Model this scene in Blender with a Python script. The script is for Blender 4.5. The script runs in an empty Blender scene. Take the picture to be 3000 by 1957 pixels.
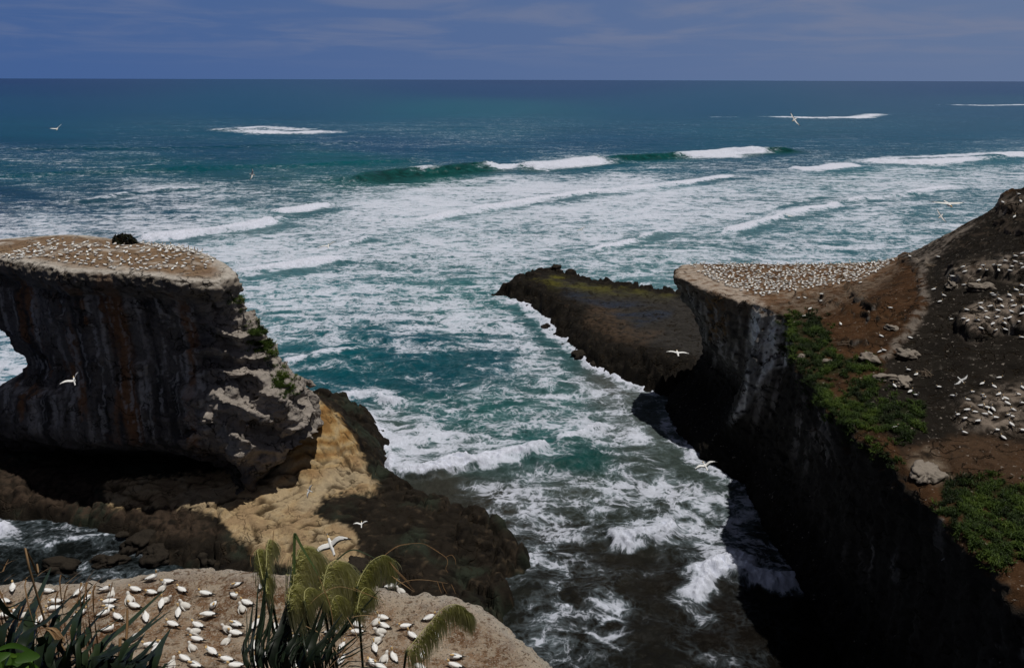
import bpy, bmesh, math, random
import numpy as np
from mathutils import Vector, Matrix, Euler

# ------------------------------------------------------------------ camera, sky, sun
R = math.radians
SC = bpy.context.scene
COL = SC.collection
CAM_H, FPX, PITCH, ROLL = 70.0, 2250.0, 18.32, 0.17
cam = bpy.data.cameras.new('camera')
cam.sensor_fit = 'HORIZONTAL'; cam.sensor_width = 36.0
cam.lens = 36.0 * FPX / 3000.0
cam.clip_start = 0.1; cam.clip_end = 200000.0
camo = bpy.data.objects.new('camera', cam); COL.objects.link(camo)
camo.matrix_world = (Matrix.Translation((0, 0, CAM_H)) @ Matrix.Rotation(R(90 - PITCH), 4, 'X')
                     @ Matrix.Rotation(R(ROLL), 4, 'Z'))
SC.camera = camo

SUN_DIR = Vector((0.25, 0.03, 1.0)).normalized()
SUN_EL = math.asin(SUN_DIR.z); SUN_ROT = math.atan2(SUN_DIR.x, SUN_DIR.y)
world = bpy.data.worlds.new('World'); SC.world = world; world.use_nodes = True
wn = world.node_tree.nodes; wl = world.node_tree.links
wn.clear()
def N(nodes, kind, **kw):
    n = nodes.new(kind)
    for k, v in kw.items(): setattr(n, k, v)
    return n
sky = N(wn, 'ShaderNodeTexSky', sky_type='NISHITA', sun_disc=False, sun_elevation=SUN_EL, sun_rotation=SUN_ROT)
sky.altitude = 70; sky.dust_density = 0.6; sky.ozone_density = 3.0
tc = N(wn, 'ShaderNodeTexCoord')
sep = N(wn, 'ShaderNodeSeparateXYZ'); wl.new(tc.outputs['Generated'], sep.inputs[0])
# streaky high cloud: project the view direction on a flat layer overhead
mz = N(wn, 'ShaderNodeMath', operation='ADD'); wl.new(sep.outputs['Z'], mz.inputs[0]); mz.inputs[1].default_value = 0.06
dx = N(wn, 'ShaderNodeMath', operation='DIVIDE'); wl.new(sep.outputs['X'], dx.inputs[0]); wl.new(mz.outputs[0], dx.inputs[1])
dy = N(wn, 'ShaderNodeMath', operation='DIVIDE'); wl.new(sep.outputs['Y'], dy.inputs[0]); wl.new(mz.outputs[0], dy.inputs[1])
cmb = N(wn, 'ShaderNodeCombineXYZ'); wl.new(dx.outputs[0], cmb.inputs[0]); wl.new(dy.outputs[0], cmb.inputs[1])
nz = N(wn, 'ShaderNodeTexNoise'); nz.inputs['Scale'].default_value = 0.62; nz.inputs['Detail'].default_value = 7; nz.inputs['Roughness'].default_value = 0.55
nz.inputs['Distortion'].default_value = 0.5
wl.new(cmb.outputs[0], nz.inputs['Vector'])
cr = N(wn, 'ShaderNodeMapRange', interpolation_type='SMOOTHSTEP'); cr.inputs[1].default_value = 0.40; cr.inputs[2].default_value = 0.66
wl.new(nz.outputs['Fac'], cr.inputs[0])
# fade of the cloud towards the horizon haze
zf = N(wn, 'ShaderNodeMapRange', interpolation_type='SMOOTHSTEP'); zf.inputs[1].default_value = 0.005; zf.inputs[2].default_value = 0.06
wl.new(sep.outputs['Z'], zf.inputs[0])
xf = N(wn, 'ShaderNodeMapRange'); xf.inputs[1].default_value = -0.5; xf.inputs[2].default_value = 0.45; xf.inputs[3].default_value = 0.45; xf.inputs[4].default_value = 1.0
wl.new(sep.outputs['X'], xf.inputs[0])
cm = N(wn, 'ShaderNodeMath', operation='MULTIPLY'); wl.new(cr.outputs[0], cm.inputs[0]); wl.new(zf.outputs[0], cm.inputs[1])
cm2 = N(wn, 'ShaderNodeMath', operation='MULTIPLY'); wl.new(cm.outputs[0], cm2.inputs[0]); wl.new(xf.outputs[0], cm2.inputs[1])
cm3 = N(wn, 'ShaderNodeMath', operation='MULTIPLY'); wl.new(cm2.outputs[0], cm3.inputs[0]); cm3.inputs[1].default_value = 0.75
# low sky: a blue that greys to the right; high sky: an added dim grey veil over the physical sky, deepening shade
lo = N(wn, 'ShaderNodeMix', data_type='RGBA'); lo.inputs[6].default_value = (1.0, 2.05, 5.0, 1); lo.inputs[7].default_value = (2.15, 3.1, 5.4, 1)
xg = N(wn, 'ShaderNodeMapRange'); xg.inputs[1].default_value = -0.5; xg.inputs[2].default_value = 0.5
wl.new(sep.outputs['X'], xg.inputs[0]); wl.new(xg.outputs[0], lo.inputs['Factor'])
hi = N(wn, 'ShaderNodeMix', data_type='RGBA'); hi.inputs['Factor'].default_value = 0.93
wl.new(sky.outputs[0], hi.inputs[6]); hi.inputs[7].default_value = (.34, .30, .27, 1)
hz = N(wn, 'ShaderNodeMapRange', interpolation_type='SMOOTHSTEP'); hz.inputs[1].default_value = 0.125; hz.inputs[2].default_value = 0.24
wl.new(sep.outputs['Z'], hz.inputs[0])
veil = N(wn, 'ShaderNodeMix', data_type='RGBA'); wl.new(hz.outputs[0], veil.inputs['Factor'])
wl.new(lo.outputs[2], veil.inputs[6]); wl.new(hi.outputs[2], veil.inputs[7])
cl = N(wn, 'ShaderNodeMix', data_type='RGBA'); wl.new(cm3.outputs[0], cl.inputs['Factor'])
wl.new(veil.outputs[2], cl.inputs[6]); cl.inputs[7].default_value = (3.15, 3.6, 5.3, 1)
# low sky behind the viewer dimmed, as if by hills, to darken shaded faces
bk = N(wn, 'ShaderNodeMapRange', interpolation_type='SMOOTHSTEP'); bk.inputs[1].default_value = -0.15; bk.inputs[2].default_value = 0.45; bk.inputs[3].default_value = 0.12
wl.new(sep.outputs['Y'], bk.inputs[0])
bks = N(wn, 'ShaderNodeVectorMath', operation='SCALE'); wl.new(lo.outputs[2], bks.inputs[0]); wl.new(bk.outputs[0], bks.inputs['Scale']); wl.new(bks.outputs[0], veil.inputs[6])
bg = N(wn, 'ShaderNodeBackground'); bg.inputs['Strength'].default_value = 0.06
wl.new(cl.outputs[2], bg.inputs['Color'])
wo = N(wn, 'ShaderNodeOutputWorld'); wl.new(bg.outputs[0], wo.inputs['Surface'])

sun = bpy.data.lights.new('sun', 'SUN'); sun.energy = 2.9; sun.angle = R(0.53); sun.color = (1.0, 0.955, 0.88)
suno = bpy.data.objects.new('sun', sun); COL.objects.link(suno)
suno.rotation_euler = SUN_DIR.to_track_quat('Z', 'Y').to_euler()
suno.location = (60, 20, 160)
vs = SC.view_settings
vs.view_transform = 'Standard'; vs.look = 'None'; vs.exposure = -0.05; vs.gamma = 1.0; vs.use_curve_mapping = False
SC.render.engine = 'CYCLES'
SC.cycles.use_denoising = True
SC.cycles.max_bounces = 6; SC.cycles.diffuse_bounces = 2; SC.cycles.glossy_bounces = 2; SC.cycles.transmission_bounces = 2
SC.cycles.caustics_reflective = False; SC.cycles.caustics_refractive = False

# ------------------------------------------------------------------ maths helpers
D = 1.2605                                   # the survey sheet's pixels -> photograph's pixels
_p = R(PITCH); _r = R(ROLL)
def ray(px, py):
    a = (np.asarray(px, float) - 1500) / FPX; b = (978.5 - np.asarray(py, float)) / FPX
    a, b = a * math.cos(_r) - b * math.sin(_r), a * math.sin(_r) + b * math.cos(_r)
    return a, math.cos(_p) + b * math.sin(_p), -math.sin(_p) + b * math.cos(_p)
def at_z(px, py, z=0.0):
    d = ray(px, py); t = (z - CAM_H) / d[2]
    return np.stack([d[0] * t, d[1] * t], -1)
def at_y(px, py, Y):
    d = ray(px, py); t = Y / d[1]
    return np.stack([d[0] * t, Y + 0 * t, CAM_H + d[2] * t], -1)
def proj(P):
    x, y, z = P[..., 0], P[..., 1], P[..., 2] - CAM_H
    w = np.maximum(y * math.cos(_p) - z * math.sin(_p), 1e-3)
    u = x / w; v = (y * math.sin(_p) + z * math.cos(_p)) / w
    u, v = u * math.cos(_r) + v * math.sin(_r), -u * math.sin(_r) + v * math.cos(_r)
    return 1500 + FPX * u, 978.5 - FPX * v
def smooth(a, b, x):
    t = np.clip((x - a) / (b - a), 0, 1); return t * t * (3 - 2 * t)
def lerp(a, b, t): return a + (b - a) * t
def _hash(ix, iy, iz, seed):
    h = (ix.astype(np.uint32) * np.uint32(374761393) + iy.astype(np.uint32) * np.uint32(668265263)
         + iz.astype(np.uint32) * np.uint32(2147483647) + np.uint32(seed * 1274126177 & 0xffffffff))
    h = (h ^ (h >> np.uint32(13))) * np.uint32(1274126177)
    h = h ^ (h >> np.uint32(16))
    return h
_G = np.array([(1,1,0),(-1,1,0),(1,-1,0),(-1,-1,0),(1,0,1),(-1,0,1),(1,0,-1),(-1,0,-1),(0,1,1),(0,-1,1),(0,1,-1),(0,-1,-1),(1,1,0),(-1,1,0),(0,-1,1),(0,-1,-1)], np.float32)
def noise(P, seed=0):
    with np.errstate(over='ignore'):
        F = np.floor(P); f = (P - F).astype(np.float32); I = F.astype(np.int64)
        u = f * f * f * (f * (f * 6 - 15) + 10)
        out = None
        acc = []
        for dz in (0, 1):
            for dy_ in (0, 1):
                for dx_ in (0, 1):
                    g = _G[_hash(I[:, 0] + dx_, I[:, 1] + dy_, I[:, 2] + dz, seed) & np.uint32(15)]
                    acc.append(g[:, 0] * (f[:, 0] - dx_) + g[:, 1] * (f[:, 1] - dy_) + g[:, 2] * (f[:, 2] - dz))
        x00 = lerp(acc[0], acc[1], u[:, 0]); x10 = lerp(acc[2], acc[3], u[:, 0])
        x01 = lerp(acc[4], acc[5], u[:, 0]); x11 = lerp(acc[6], acc[7], u[:, 0])
        return lerp(lerp(x00, x10, u[:, 1]), lerp(x01, x11, u[:, 1]), u[:, 2])
def fbm(P, scale, octaves=4, seed=0, gain=0.5, lac=2.03, ridged=False):
    S = np.broadcast_to(np.asarray(scale, float), (3,))
    Q = P * S; a = 1.0; s = np.zeros(len(P)); tot = 0
    for o in range(octaves):
        n = noise(Q, seed + o * 17)
        if ridged: n = 1 - 2 * np.abs(n) * 1.6
        s += a * n; tot += a; a *= gain; Q = Q * lac + 13.7
    return s / tot
def worley(P, scale, seed=0):
    """nearest and second nearest cell distance and a random number of the cell"""
    Q = P * np.asarray(scale, float); I = np.floor(Q).astype(np.int64); f1 = np.full(len(P), 9.0); f2 = f1.copy(); rid = np.zeros(len(P))
    with np.errstate(over='ignore'):
        for i in (-1, 0, 1):
            for j in (-1, 0, 1):
                for k in (-1, 0, 1):
                    c = I + [i, j, k]; h = _hash(c[:, 0], c[:, 1], c[:, 2], seed)
                    r = np.stack([(h & 1023), (h >> np.uint32(10)) & 1023, (h >> np.uint32(20)) & 1023], -1) / 1023.0
                    d = np.sqrt(((c + .1 + .8 * r - Q) ** 2).sum(1)); m = d < f1
                    f2 = np.where(m, f1, np.minimum(f2, d)); f1 = np.where(m, d, f1); rid = np.where(m, r[:, 0], rid)
    return f1, f2, rid
def sd_poly(x, y, poly):
    """signed distance to a polygon, negative inside"""
    x = np.asarray(x, float); y = np.asarray(y, float)
    V = np.asarray(poly, float); d2 = np.full(x.shape, 1e18); ins = np.zeros(x.shape, bool)
    for i in range(len(V)):
        ax, ay = V[i - 1]; bx, by = V[i]
        ex, ey = bx - ax, by - ay; wx, wy = x - ax, y - ay
        t = np.clip((wx * ex + wy * ey) / max(ex * ex + ey * ey, 1e-12), 0, 1)
        d2 = np.minimum(d2, (wx - ex * t) ** 2 + (wy - ey * t) ** 2)
        if abs(by - ay) > 1e-12:
            c = ((ay > y) != (by > y)) & (x < (bx - ax) * (y - ay) / (by - ay) + ax)
            ins ^= c
    d = np.sqrt(d2)
    return np.where(ins, -d, d)
def sd_line(x, y, pts):
    """distance to a polyline, the parameter along it (0..1) and the signed side"""
    V = np.asarray(pts, float); best = np.full(x.shape, 1e18); T = np.zeros(x.shape); S = np.zeros(x.shape)
    L = np.r_[0, np.cumsum(np.hypot(*np.diff(V, axis=0).T))]
    for i in range(len(V) - 1):
        ax, ay = V[i]; bx, by = V[i + 1]; ex, ey = bx - ax, by - ay; wx, wy = x - ax, y - ay
        t = np.clip((wx * ex + wy * ey) / (ex * ex + ey * ey), 0, 1)
        d2 = (wx - ex * t) ** 2 + (wy - ey * t) ** 2
        m = d2 < best
        best = np.where(m, d2, best); T = np.where(m, (L[i] + t * (L[i + 1] - L[i])) / L[-1], T)
        S = np.where(m, ex * wy - ey * wx, S)
    return np.sqrt(best), T, np.sign(S)
def inside(poly, soft, *pxy):
    """1 inside a polygon drawn on the survey sheet, soft edge in its pixels"""
    return smooth(soft, -soft, sd_poly(pxy[0] / D, pxy[1] / D, poly))
class Tps:
    """thin plate surface through scattered spot heights"""
    def __init__(s, pts, lam=0.0):
        P = np.asarray(pts, float); s.c = P[:, :2]; n = len(P)
        K = s.k(s.c) + lam * np.eye(n); A = np.zeros((n + 3, n + 3)); A[:n, :n] = K
        A[:n, n] = 1; A[:n, n + 1:] = s.c; A[n, :n] = 1; A[n + 1:, :n] = s.c.T
        s.w = np.linalg.solve(A, np.r_[P[:, 2], 0, 0, 0])
    def k(s, X):
        d2 = ((X[:, None, :] - s.c[None]) ** 2).sum(-1); return 0.5 * d2 * np.log(d2 + 1e-9)
    def __call__(s, x, y):
        X = np.stack([np.ravel(x), np.ravel(y)], -1).astype(float); n = len(s.c); out = np.empty(len(X))
        for i in range(0, len(X), 100000):
            B = X[i:i + 100000]; out[i:i + 100000] = s.k(B) @ s.w[:n] + s.w[n] + B @ s.w[n + 1:]
        return out.reshape(np.shape(x))

def mesh_np(name, V, F, sm=True):
    """mesh from arrays; F is (n,3) or (n,4)"""
    me = bpy.data.meshes.new(name); V = np.asarray(V, np.float32); F = np.asarray(F, np.int32)
    k = F.shape[1]
    me.vertices.add(len(V)); me.vertices.foreach_set('co', V.ravel())
    me.loops.add(F.size); me.loops.foreach_set('vertex_index', F.ravel())
    me.polygons.add(len(F)); me.polygons.foreach_set('loop_start', np.arange(0, F.size, k, dtype=np.int32))
    me.update(calc_edges=True)
    me.polygons.foreach_set('use_smooth', np.full(len(F), sm)); me.update()
    return me
def set_attr(me, name, arr):
    arr = np.asarray(arr, np.float32)
    if arr.ndim == 1:
        a = me.attributes.new(name, 'FLOAT', 'POINT'); a.data.foreach_set('value', arr)
    else:
        if arr.shape[1] == 3: arr = np.c_[arr, np.ones(len(arr), np.float32)]
        a = me.attributes.new(name, 'FLOAT_COLOR', 'POINT'); a.data.foreach_set('color', arr.ravel())
def get_co(me):
    v = np.empty(len(me.vertices) * 3, np.float32); me.vertices.foreach_get('co', v); return v.reshape(-1, 3).astype(float)
def get_no(me):
    v = np.empty(len(me.vertices) * 3, np.float32); me.vertex_normals.foreach_get('vector', v); return v.reshape(-1, 3).astype(float)
def set_co(me, v):
    me.vertices.foreach_set('co', np.asarray(v, np.float32).ravel()); me.update()
def obj(name, me, mat=None, parent=None):
    o = bpy.data.objects.new(name, me); COL.objects.link(o)
    if mat is not None:
        for m in (mat if isinstance(mat, (list, tuple)) else [mat]): me.materials.append(m)
    if parent is not None: o.parent = parent
    return o
def tag(o, label, cat, group=None, kind=None):
    o['label'] = label; o['category'] = cat
    if group: o['group'] = group
    if kind: o['kind'] = kind
    return o
def surface_nets(f, org, vox):
    """quads of the zero surface of a sampled field (negative inside)"""
    nx, ny, nz = f.shape; s = f < 0
    c = s[:-1, :-1, :-1].astype(np.int8)
    tot = np.zeros((nx - 1, ny - 1, nz - 1), np.int8)
    for i in (0, 1):
        for j in (0, 1):
            for k in (0, 1): tot += s[i:nx - 1 + i, j:ny - 1 + j, k:nz - 1 + k]
    I = np.argwhere((tot > 0) & (tot < 8)); idx = np.full(tot.shape, -1, np.int32); idx[tuple(I.T)] = np.arange(len(I))
    cor = [(i, j, k) for i in (0, 1) for j in (0, 1) for k in (0, 1)]
    val = {c: f[I[:, 0] + c[0], I[:, 1] + c[1], I[:, 2] + c[2]] for c in cor}
    acc = np.zeros((len(I), 3)); cnt = np.zeros(len(I))
    for a in cor:
        for ax in range(3):
            if a[ax]: continue
            b = list(a); b[ax] = 1; b = tuple(b); fa, fb = val[a], val[b]
            m = (fa < 0) != (fb < 0); t = np.where(m, fa / np.where(m, fa - fb, 1), 0)
            p = np.tile(np.array(a, float), (len(I), 1)); p[:, ax] += t
            acc += p * m[:, None]; cnt += m
    V = (I + acc / cnt[:, None]) * vox + np.asarray(org)
    Q = []
    for ax in range(3):
        a = [slice(None)] * 3; b = [slice(None)] * 3; a[ax] = slice(0, -1); b[ax] = slice(1, None)
        sa, sb = s[tuple(a)], s[tuple(b)]; o1, o2 = [k for k in range(3) if k != ax]
        E = np.argwhere(sa != sb); E = E[(E[:, o1] > 0) & (E[:, o2] > 0) & (E[:, o1] < f.shape[o1] - 1) & (E[:, o2] < f.shape[o2] - 1)]
        flip = sb[tuple(E.T)]
        def cell(d1, d2):
            q = E.copy(); q[:, o1] -= d1; q[:, o2] -= d2; return idx[tuple(q.T)]
        q = np.stack([cell(1, 1), cell(0, 1), cell(0, 0), cell(1, 0)], 1)
        if ax == 1: flip = ~flip
        q[flip] = q[flip][:, ::-1]; Q.append(q)
    return V, np.concatenate(Q)
def landform(name, levels, top, box, vox, sub=1, carve=None, keep=None):
    """a rock mass from plan outlines at several heights, cut off by its top surface"""
    (x0, x1), (y0, y1), (z0, z1) = box
    X = np.arange(x0, x1 + vox, vox); Y = np.arange(y0, y1 + vox, vox); Z = np.arange(z0, z1 + vox, vox)
    gx, gy = np.meshgrid(X, Y, indexing='ij')
    sds = [(z, sd_poly(gx, gy, p)) for z, p in levels]
    ht = top(gx, gy)
    f = np.empty((len(X), len(Y), len(Z)), np.float32); zs = [z for z, _ in sds]
    for k, z in enumerate(Z):
        i = int(np.clip(np.searchsorted(zs, z) - 1, 0, len(zs) - 2)); t = np.clip((z - zs[i]) / (zs[i + 1] - zs[i]), 0, 1)
        t = t * t * (3 - 2 * t)
        d = sds[i][1] * (1 - t) + sds[i + 1][1] * t
        h = (z - ht) * 0.8
        r = 0.7                                          # rounded rim
        a, b = d + r, h + r
        d = np.minimum(np.maximum(a, b), 0) + np.hypot(np.maximum(a, 0), np.maximum(b, 0)) - r
        f[:, :, k] = d
    if carve is not None:
        gx3, gy3, gz3 = np.meshgrid(X, Y, Z, indexing='ij', sparse=True)
        f = carve(f, gx3, gy3, gz3)
    f = f.astype(np.float32); f[0], f[-1] = 1, 1; f[:, 0], f[:, -1] = 1, 1; f[:, :, 0] = 1; f[:, :, -1] = 1
    V, Q = surface_nets(f, (x0, y0, z0), vox)
    if keep is not None:                                  # leave out what lies under water or inside the ground
        good = keep(V); m = good[Q].all(1); Q = Q[m]; used = np.unique(Q); mp = np.full(len(V), -1); mp[used] = np.arange(len(used))
        V = V[used]; Q = mp[Q]
    me = mesh_np(name, V, Q)
    if sub:
        o = bpy.data.objects.new('tmp', me); COL.objects.link(o)
        m = o.modifiers.new('s', 'SUBSURF'); m.levels = sub; m.render_levels = sub
        dg = bpy.context.evaluated_depsgraph_get(); me2 = bpy.data.meshes.new_from_object(o.evaluated_get(dg))
        bpy.data.objects.remove(o); bpy.data.meshes.remove(me); me = me2; me.name = name
        me.polygons.foreach_set('use_smooth', np.ones(len(me.polygons), bool)); me.update()
    return me
def srgb(r, g, b):
    c = np.array([r, g, b], float) / 255; return np.where(c < 0.04045, c / 12.92, ((c + 0.055) / 1.055) ** 2.4)
def mixc(A, B, t): return A * (1 - t[:, None]) + np.asarray(B) * t[:, None]

# ------------------------------------------------------------------ materials
def new_mat(name):
    m = bpy.data.materials.new(name); m.use_nodes = True; nt = m.node_tree
    b = nt.nodes['Principled BSDF']; return m, nt, b
def rock_mat(name, rough=0.9, grain=3.0, bump=0.35, spec=0.07, amp=0.5, fine=14.0, zs=1.0, fleck=None, cracks=()):
    m, nt, b = new_mat(name); nd, lk = nt.nodes, nt.links
    at = N(nd, 'ShaderNodeAttribute', attribute_name='col')
    geo = N(nd, 'ShaderNodeNewGeometry')
    mp = N(nd, 'ShaderNodeMapping'); mp.inputs['Scale'].default_value = (1, 1, zs); lk.new(geo.outputs['Position'], mp.inputs['Vector'])
    n1 = N(nd, 'ShaderNodeTexNoise'); n1.inputs['Scale'].default_value = grain; n1.inputs['Detail'].default_value = 8; n1.inputs['Roughness'].default_value = 0.65
    n2 = N(nd, 'ShaderNodeTexNoise'); n2.inputs['Scale'].default_value = fine; n2.inputs['Detail'].default_value = 5; n2.inputs['Roughness'].default_value = 0.7
    lk.new(mp.outputs[0], n1.inputs['Vector']); lk.new(geo.outputs['Position'], n2.inputs['Vector'])
    r = N(nd, 'ShaderNodeMapRange'); r.inputs[1].default_value = 0.25; r.inputs[2].default_value = 0.75; r.inputs[3].default_value = 1 - amp; r.inputs[4].default_value = 1 + amp
    ad = N(nd, 'ShaderNodeMath', operation='ADD'); lk.new(n1.outputs['Fac'], ad.inputs[0]); lk.new(n2.outputs['Fac'], ad.inputs[1])
    hf = N(nd, 'ShaderNodeMath', operation='MULTIPLY'); lk.new(ad.outputs[0], hf.inputs[0]); hf.inputs[1].default_value = 0.5
    lk.new(hf.outputs[0], r.inputs[0])
    mx = N(nd, 'ShaderNodeVectorMath', operation='SCALE'); lk.new(at.outputs['Color'], mx.inputs[0]); lk.new(r.outputs[0], mx.inputs['Scale'])
    out = mx.outputs[0]
    for sc, lo_, hi_, c_, k_ in fleck or ():            # small marks: pale droppings, dark pits
        n3 = N(nd, 'ShaderNodeTexNoise'); n3.inputs['Scale'].default_value = sc; n3.inputs['Detail'].default_value = 3; n3.inputs['Roughness'].default_value = .6; n3.inputs['Distortion'].default_value = .4
        lk.new(geo.outputs['Position'], n3.inputs['Vector'])
        r3 = N(nd, 'ShaderNodeMapRange', interpolation_type='SMOOTHSTEP'); r3.inputs[1].default_value = lo_; r3.inputs[2].default_value = hi_; r3.inputs[4].default_value = k_; lk.new(n3.outputs['Fac'], r3.inputs[0])
        gm = N(nd, 'ShaderNodeMath', operation='MULTIPLY'); nrm = N(nd, 'ShaderNodeSeparateXYZ'); lk.new(geo.outputs['Normal'], nrm.inputs[0]); g4 = N(nd, 'ShaderNodeMapRange'); g4.inputs[1].default_value = .35; g4.inputs[2].default_value = .7; lk.new(nrm.outputs['Z'], g4.inputs[0])
        lk.new(r3.outputs[0], gm.inputs[0]); lk.new(g4.outputs[0], gm.inputs[1])
        fm = N(nd, 'ShaderNodeMix', data_type='RGBA'); lk.new(gm.outputs[0], fm.inputs['Factor']); lk.new(out, fm.inputs[6]); fm.inputs[7].default_value = (*c_, 1); out = fm.outputs[2]
    hsrc = hf.outputs[0]
    for sc, wd, st, k_ in cracks:                        # joints and cracks, broken off by a slow noise
        n4 = N(nd, 'ShaderNodeTexNoise'); n4.inputs['Scale'].default_value = sc * 1.3; n4.inputs['Detail'].default_value = 4; lk.new(geo.outputs['Position'], n4.inputs['Vector'])
        wv = N(nd, 'ShaderNodeVectorMath', operation='MULTIPLY_ADD'); lk.new(n4.outputs['Color'], wv.inputs[0]); wv.inputs[1].default_value = (1.6 / sc,) * 3; lk.new(geo.outputs['Position'], wv.inputs[2])
        sv = N(nd, 'ShaderNodeVectorMath', operation='MULTIPLY'); lk.new(wv.outputs[0], sv.inputs[0]); sv.inputs[1].default_value = st
        vo = N(nd, 'ShaderNodeTexVoronoi', feature='DISTANCE_TO_EDGE'); vo.inputs['Scale'].default_value = sc; lk.new(sv.outputs[0], vo.inputs['Vector'])
        r5 = N(nd, 'ShaderNodeMapRange', interpolation_type='SMOOTHSTEP'); r5.inputs[1].default_value = wd; r5.inputs[2].default_value = 0; r5.inputs[4].default_value = k_; lk.new(vo.outputs['Distance'], r5.inputs[0])
        r6 = N(nd, 'ShaderNodeMapRange', interpolation_type='SMOOTHSTEP'); r6.inputs[1].default_value = .44; r6.inputs[2].default_value = .56; lk.new(n4.outputs['Fac'], r6.inputs[0])
        pr = N(nd, 'ShaderNodeMath', operation='MULTIPLY'); lk.new(r5.outputs[0], pr.inputs[0]); lk.new(r6.outputs[0], pr.inputs[1])
        cmx = N(nd, 'ShaderNodeMix', data_type='RGBA'); lk.new(pr.outputs[0], cmx.inputs['Factor']); lk.new(out, cmx.inputs[6]); cmx.inputs[7].default_value = (.02, .014, .008, 1); out = cmx.outputs[2]
        sb = N(nd, 'ShaderNodeMath', operation='SUBTRACT'); lk.new(hsrc, sb.inputs[0]); lk.new(pr.outputs[0], sb.inputs[1]); hsrc = sb.outputs[0]
    lk.new(out, b.inputs['Base Color'])
    bp = N(nd, 'ShaderNodeBump'); bp.inputs['Strength'].default_value = bump; bp.inputs['Distance'].default_value = 0.6
    lk.new(hsrc, bp.inputs['Height']); lk.new(bp.outputs[0], b.inputs['Normal'])
    b.inputs['Roughness'].default_value = rough; b.inputs['Specular IOR Level'].default_value = spec
    return m
def plain_mat(name, col, rough=0.6, spec=0.3, vary=0.0, scale=20.0, trans=0.0):
    m, nt, b = new_mat(name); nd, lk = nt.nodes, nt.links
    if vary:
        tcn = N(nd, 'ShaderNodeTexCoord'); n1 = N(nd, 'ShaderNodeTexNoise'); n1.inputs['Scale'].default_value = scale; n1.inputs['Detail'].default_value = 4
        lk.new(tcn.outputs['Object'], n1.inputs['Vector'])
        r = N(nd, 'ShaderNodeMapRange'); r.inputs[1].default_value = 0.3; r.inputs[2].default_value = 0.7; r.inputs[3].default_value = 1 - vary; r.inputs[4].default_value = 1 + vary
        lk.new(n1.outputs['Fac'], r.inputs[0])
        mx = N(nd, 'ShaderNodeVectorMath', operation='SCALE'); mx.inputs[0].default_value = col[:3]; lk.new(r.outputs[0], mx.inputs['Scale'])
        lk.new(mx.outputs[0], b.inputs['Base Color'])
    else: b.inputs['Base Color'].default_value = (*col[:3], 1)
    b.inputs['Roughness'].default_value = rough; b.inputs['Specular IOR Level'].default_value = spec
    return m

# ------------------------------------------------------------------ the sea
# water colours and foam cover noted at survey points (sheet x, y)
WCOL = [((0,190),(15,52,98)),((1200,190),(18,58,105)),((2380,188),(24,66,112)),((0,206),(19,66,105)),((1200,204),(20,68,112)),((2380,202),(26,72,116)),
 ((0,240),(22,78,108)),((600,245),(24,84,112)),((1100,255),(26,100,114)),((1700,240),(32,86,116)),((2380,240),(44,88,118)),
 ((0,300),(18,82,104)),((500,300),(22,86,106)),((1100,295),(36,92,112)),((1800,300),(46,92,114)),((2380,310),(48,92,118)),
 ((0,340),(14,74,100)),((500,350),(12,76,102)),((900,340),(18,76,108)),((1400,335),(26,82,112)),((2000,330),(38,88,114)),
 ((0,400),(8,80,98)),((400,385),(6,84,98)),((800,372),(8,92,102)),((1100,365),(18,84,110)),((1450,380),(30,92,108)),((960,415),(22,94,90)),((1800,370),(34,84,106)),
 ((0,455),(18,66,92)),((300,450),(28,76,96)),((560,425),(40,88,100)),((750,425),(52,100,108)),((0,490),(46,74,98)),
 ((100,520),(80,110,128)),((600,560),(88,126,136)),((1000,500),(110,140,150)),((1500,500),(110,140,152)),((2000,420),(78,120,130)),((2000,540),(66,112,124)),((2300,470),(66,110,124)),
 ((2100,560),(52,104,116)),((1500,600),(80,122,130)),((1000,620),(72,116,124)),((700,700),(66,116,126)),((1050,700),(58,112,116)),
 ((760,770),(38,96,108)),((800,830),(16,86,98)),((950,800),(18,82,98)),((1000,880),(18,78,92)),((1150,840),(32,84,98)),((1250,860),(50,92,96)),((780,900),(14,82,96)),
 ((900,1000),(70,88,86)),((1000,950),(36,88,90)),((1150,960),(42,94,94)),((1300,930),(56,96,96)),((1420,900),(84,88,86)),((1480,1000),(76,84,82)),
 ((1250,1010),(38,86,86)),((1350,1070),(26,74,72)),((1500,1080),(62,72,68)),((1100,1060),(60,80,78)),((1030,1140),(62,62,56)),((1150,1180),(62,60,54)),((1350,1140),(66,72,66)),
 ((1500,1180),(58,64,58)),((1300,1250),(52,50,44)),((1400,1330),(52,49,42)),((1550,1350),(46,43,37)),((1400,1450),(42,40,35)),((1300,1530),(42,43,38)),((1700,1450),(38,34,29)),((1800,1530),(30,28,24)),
 ((80,1270),(30,36,36)),((200,1300),(26,30,30)),((10,850),(60,110,130)),((2000,1400),(30,30,28))]
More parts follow.
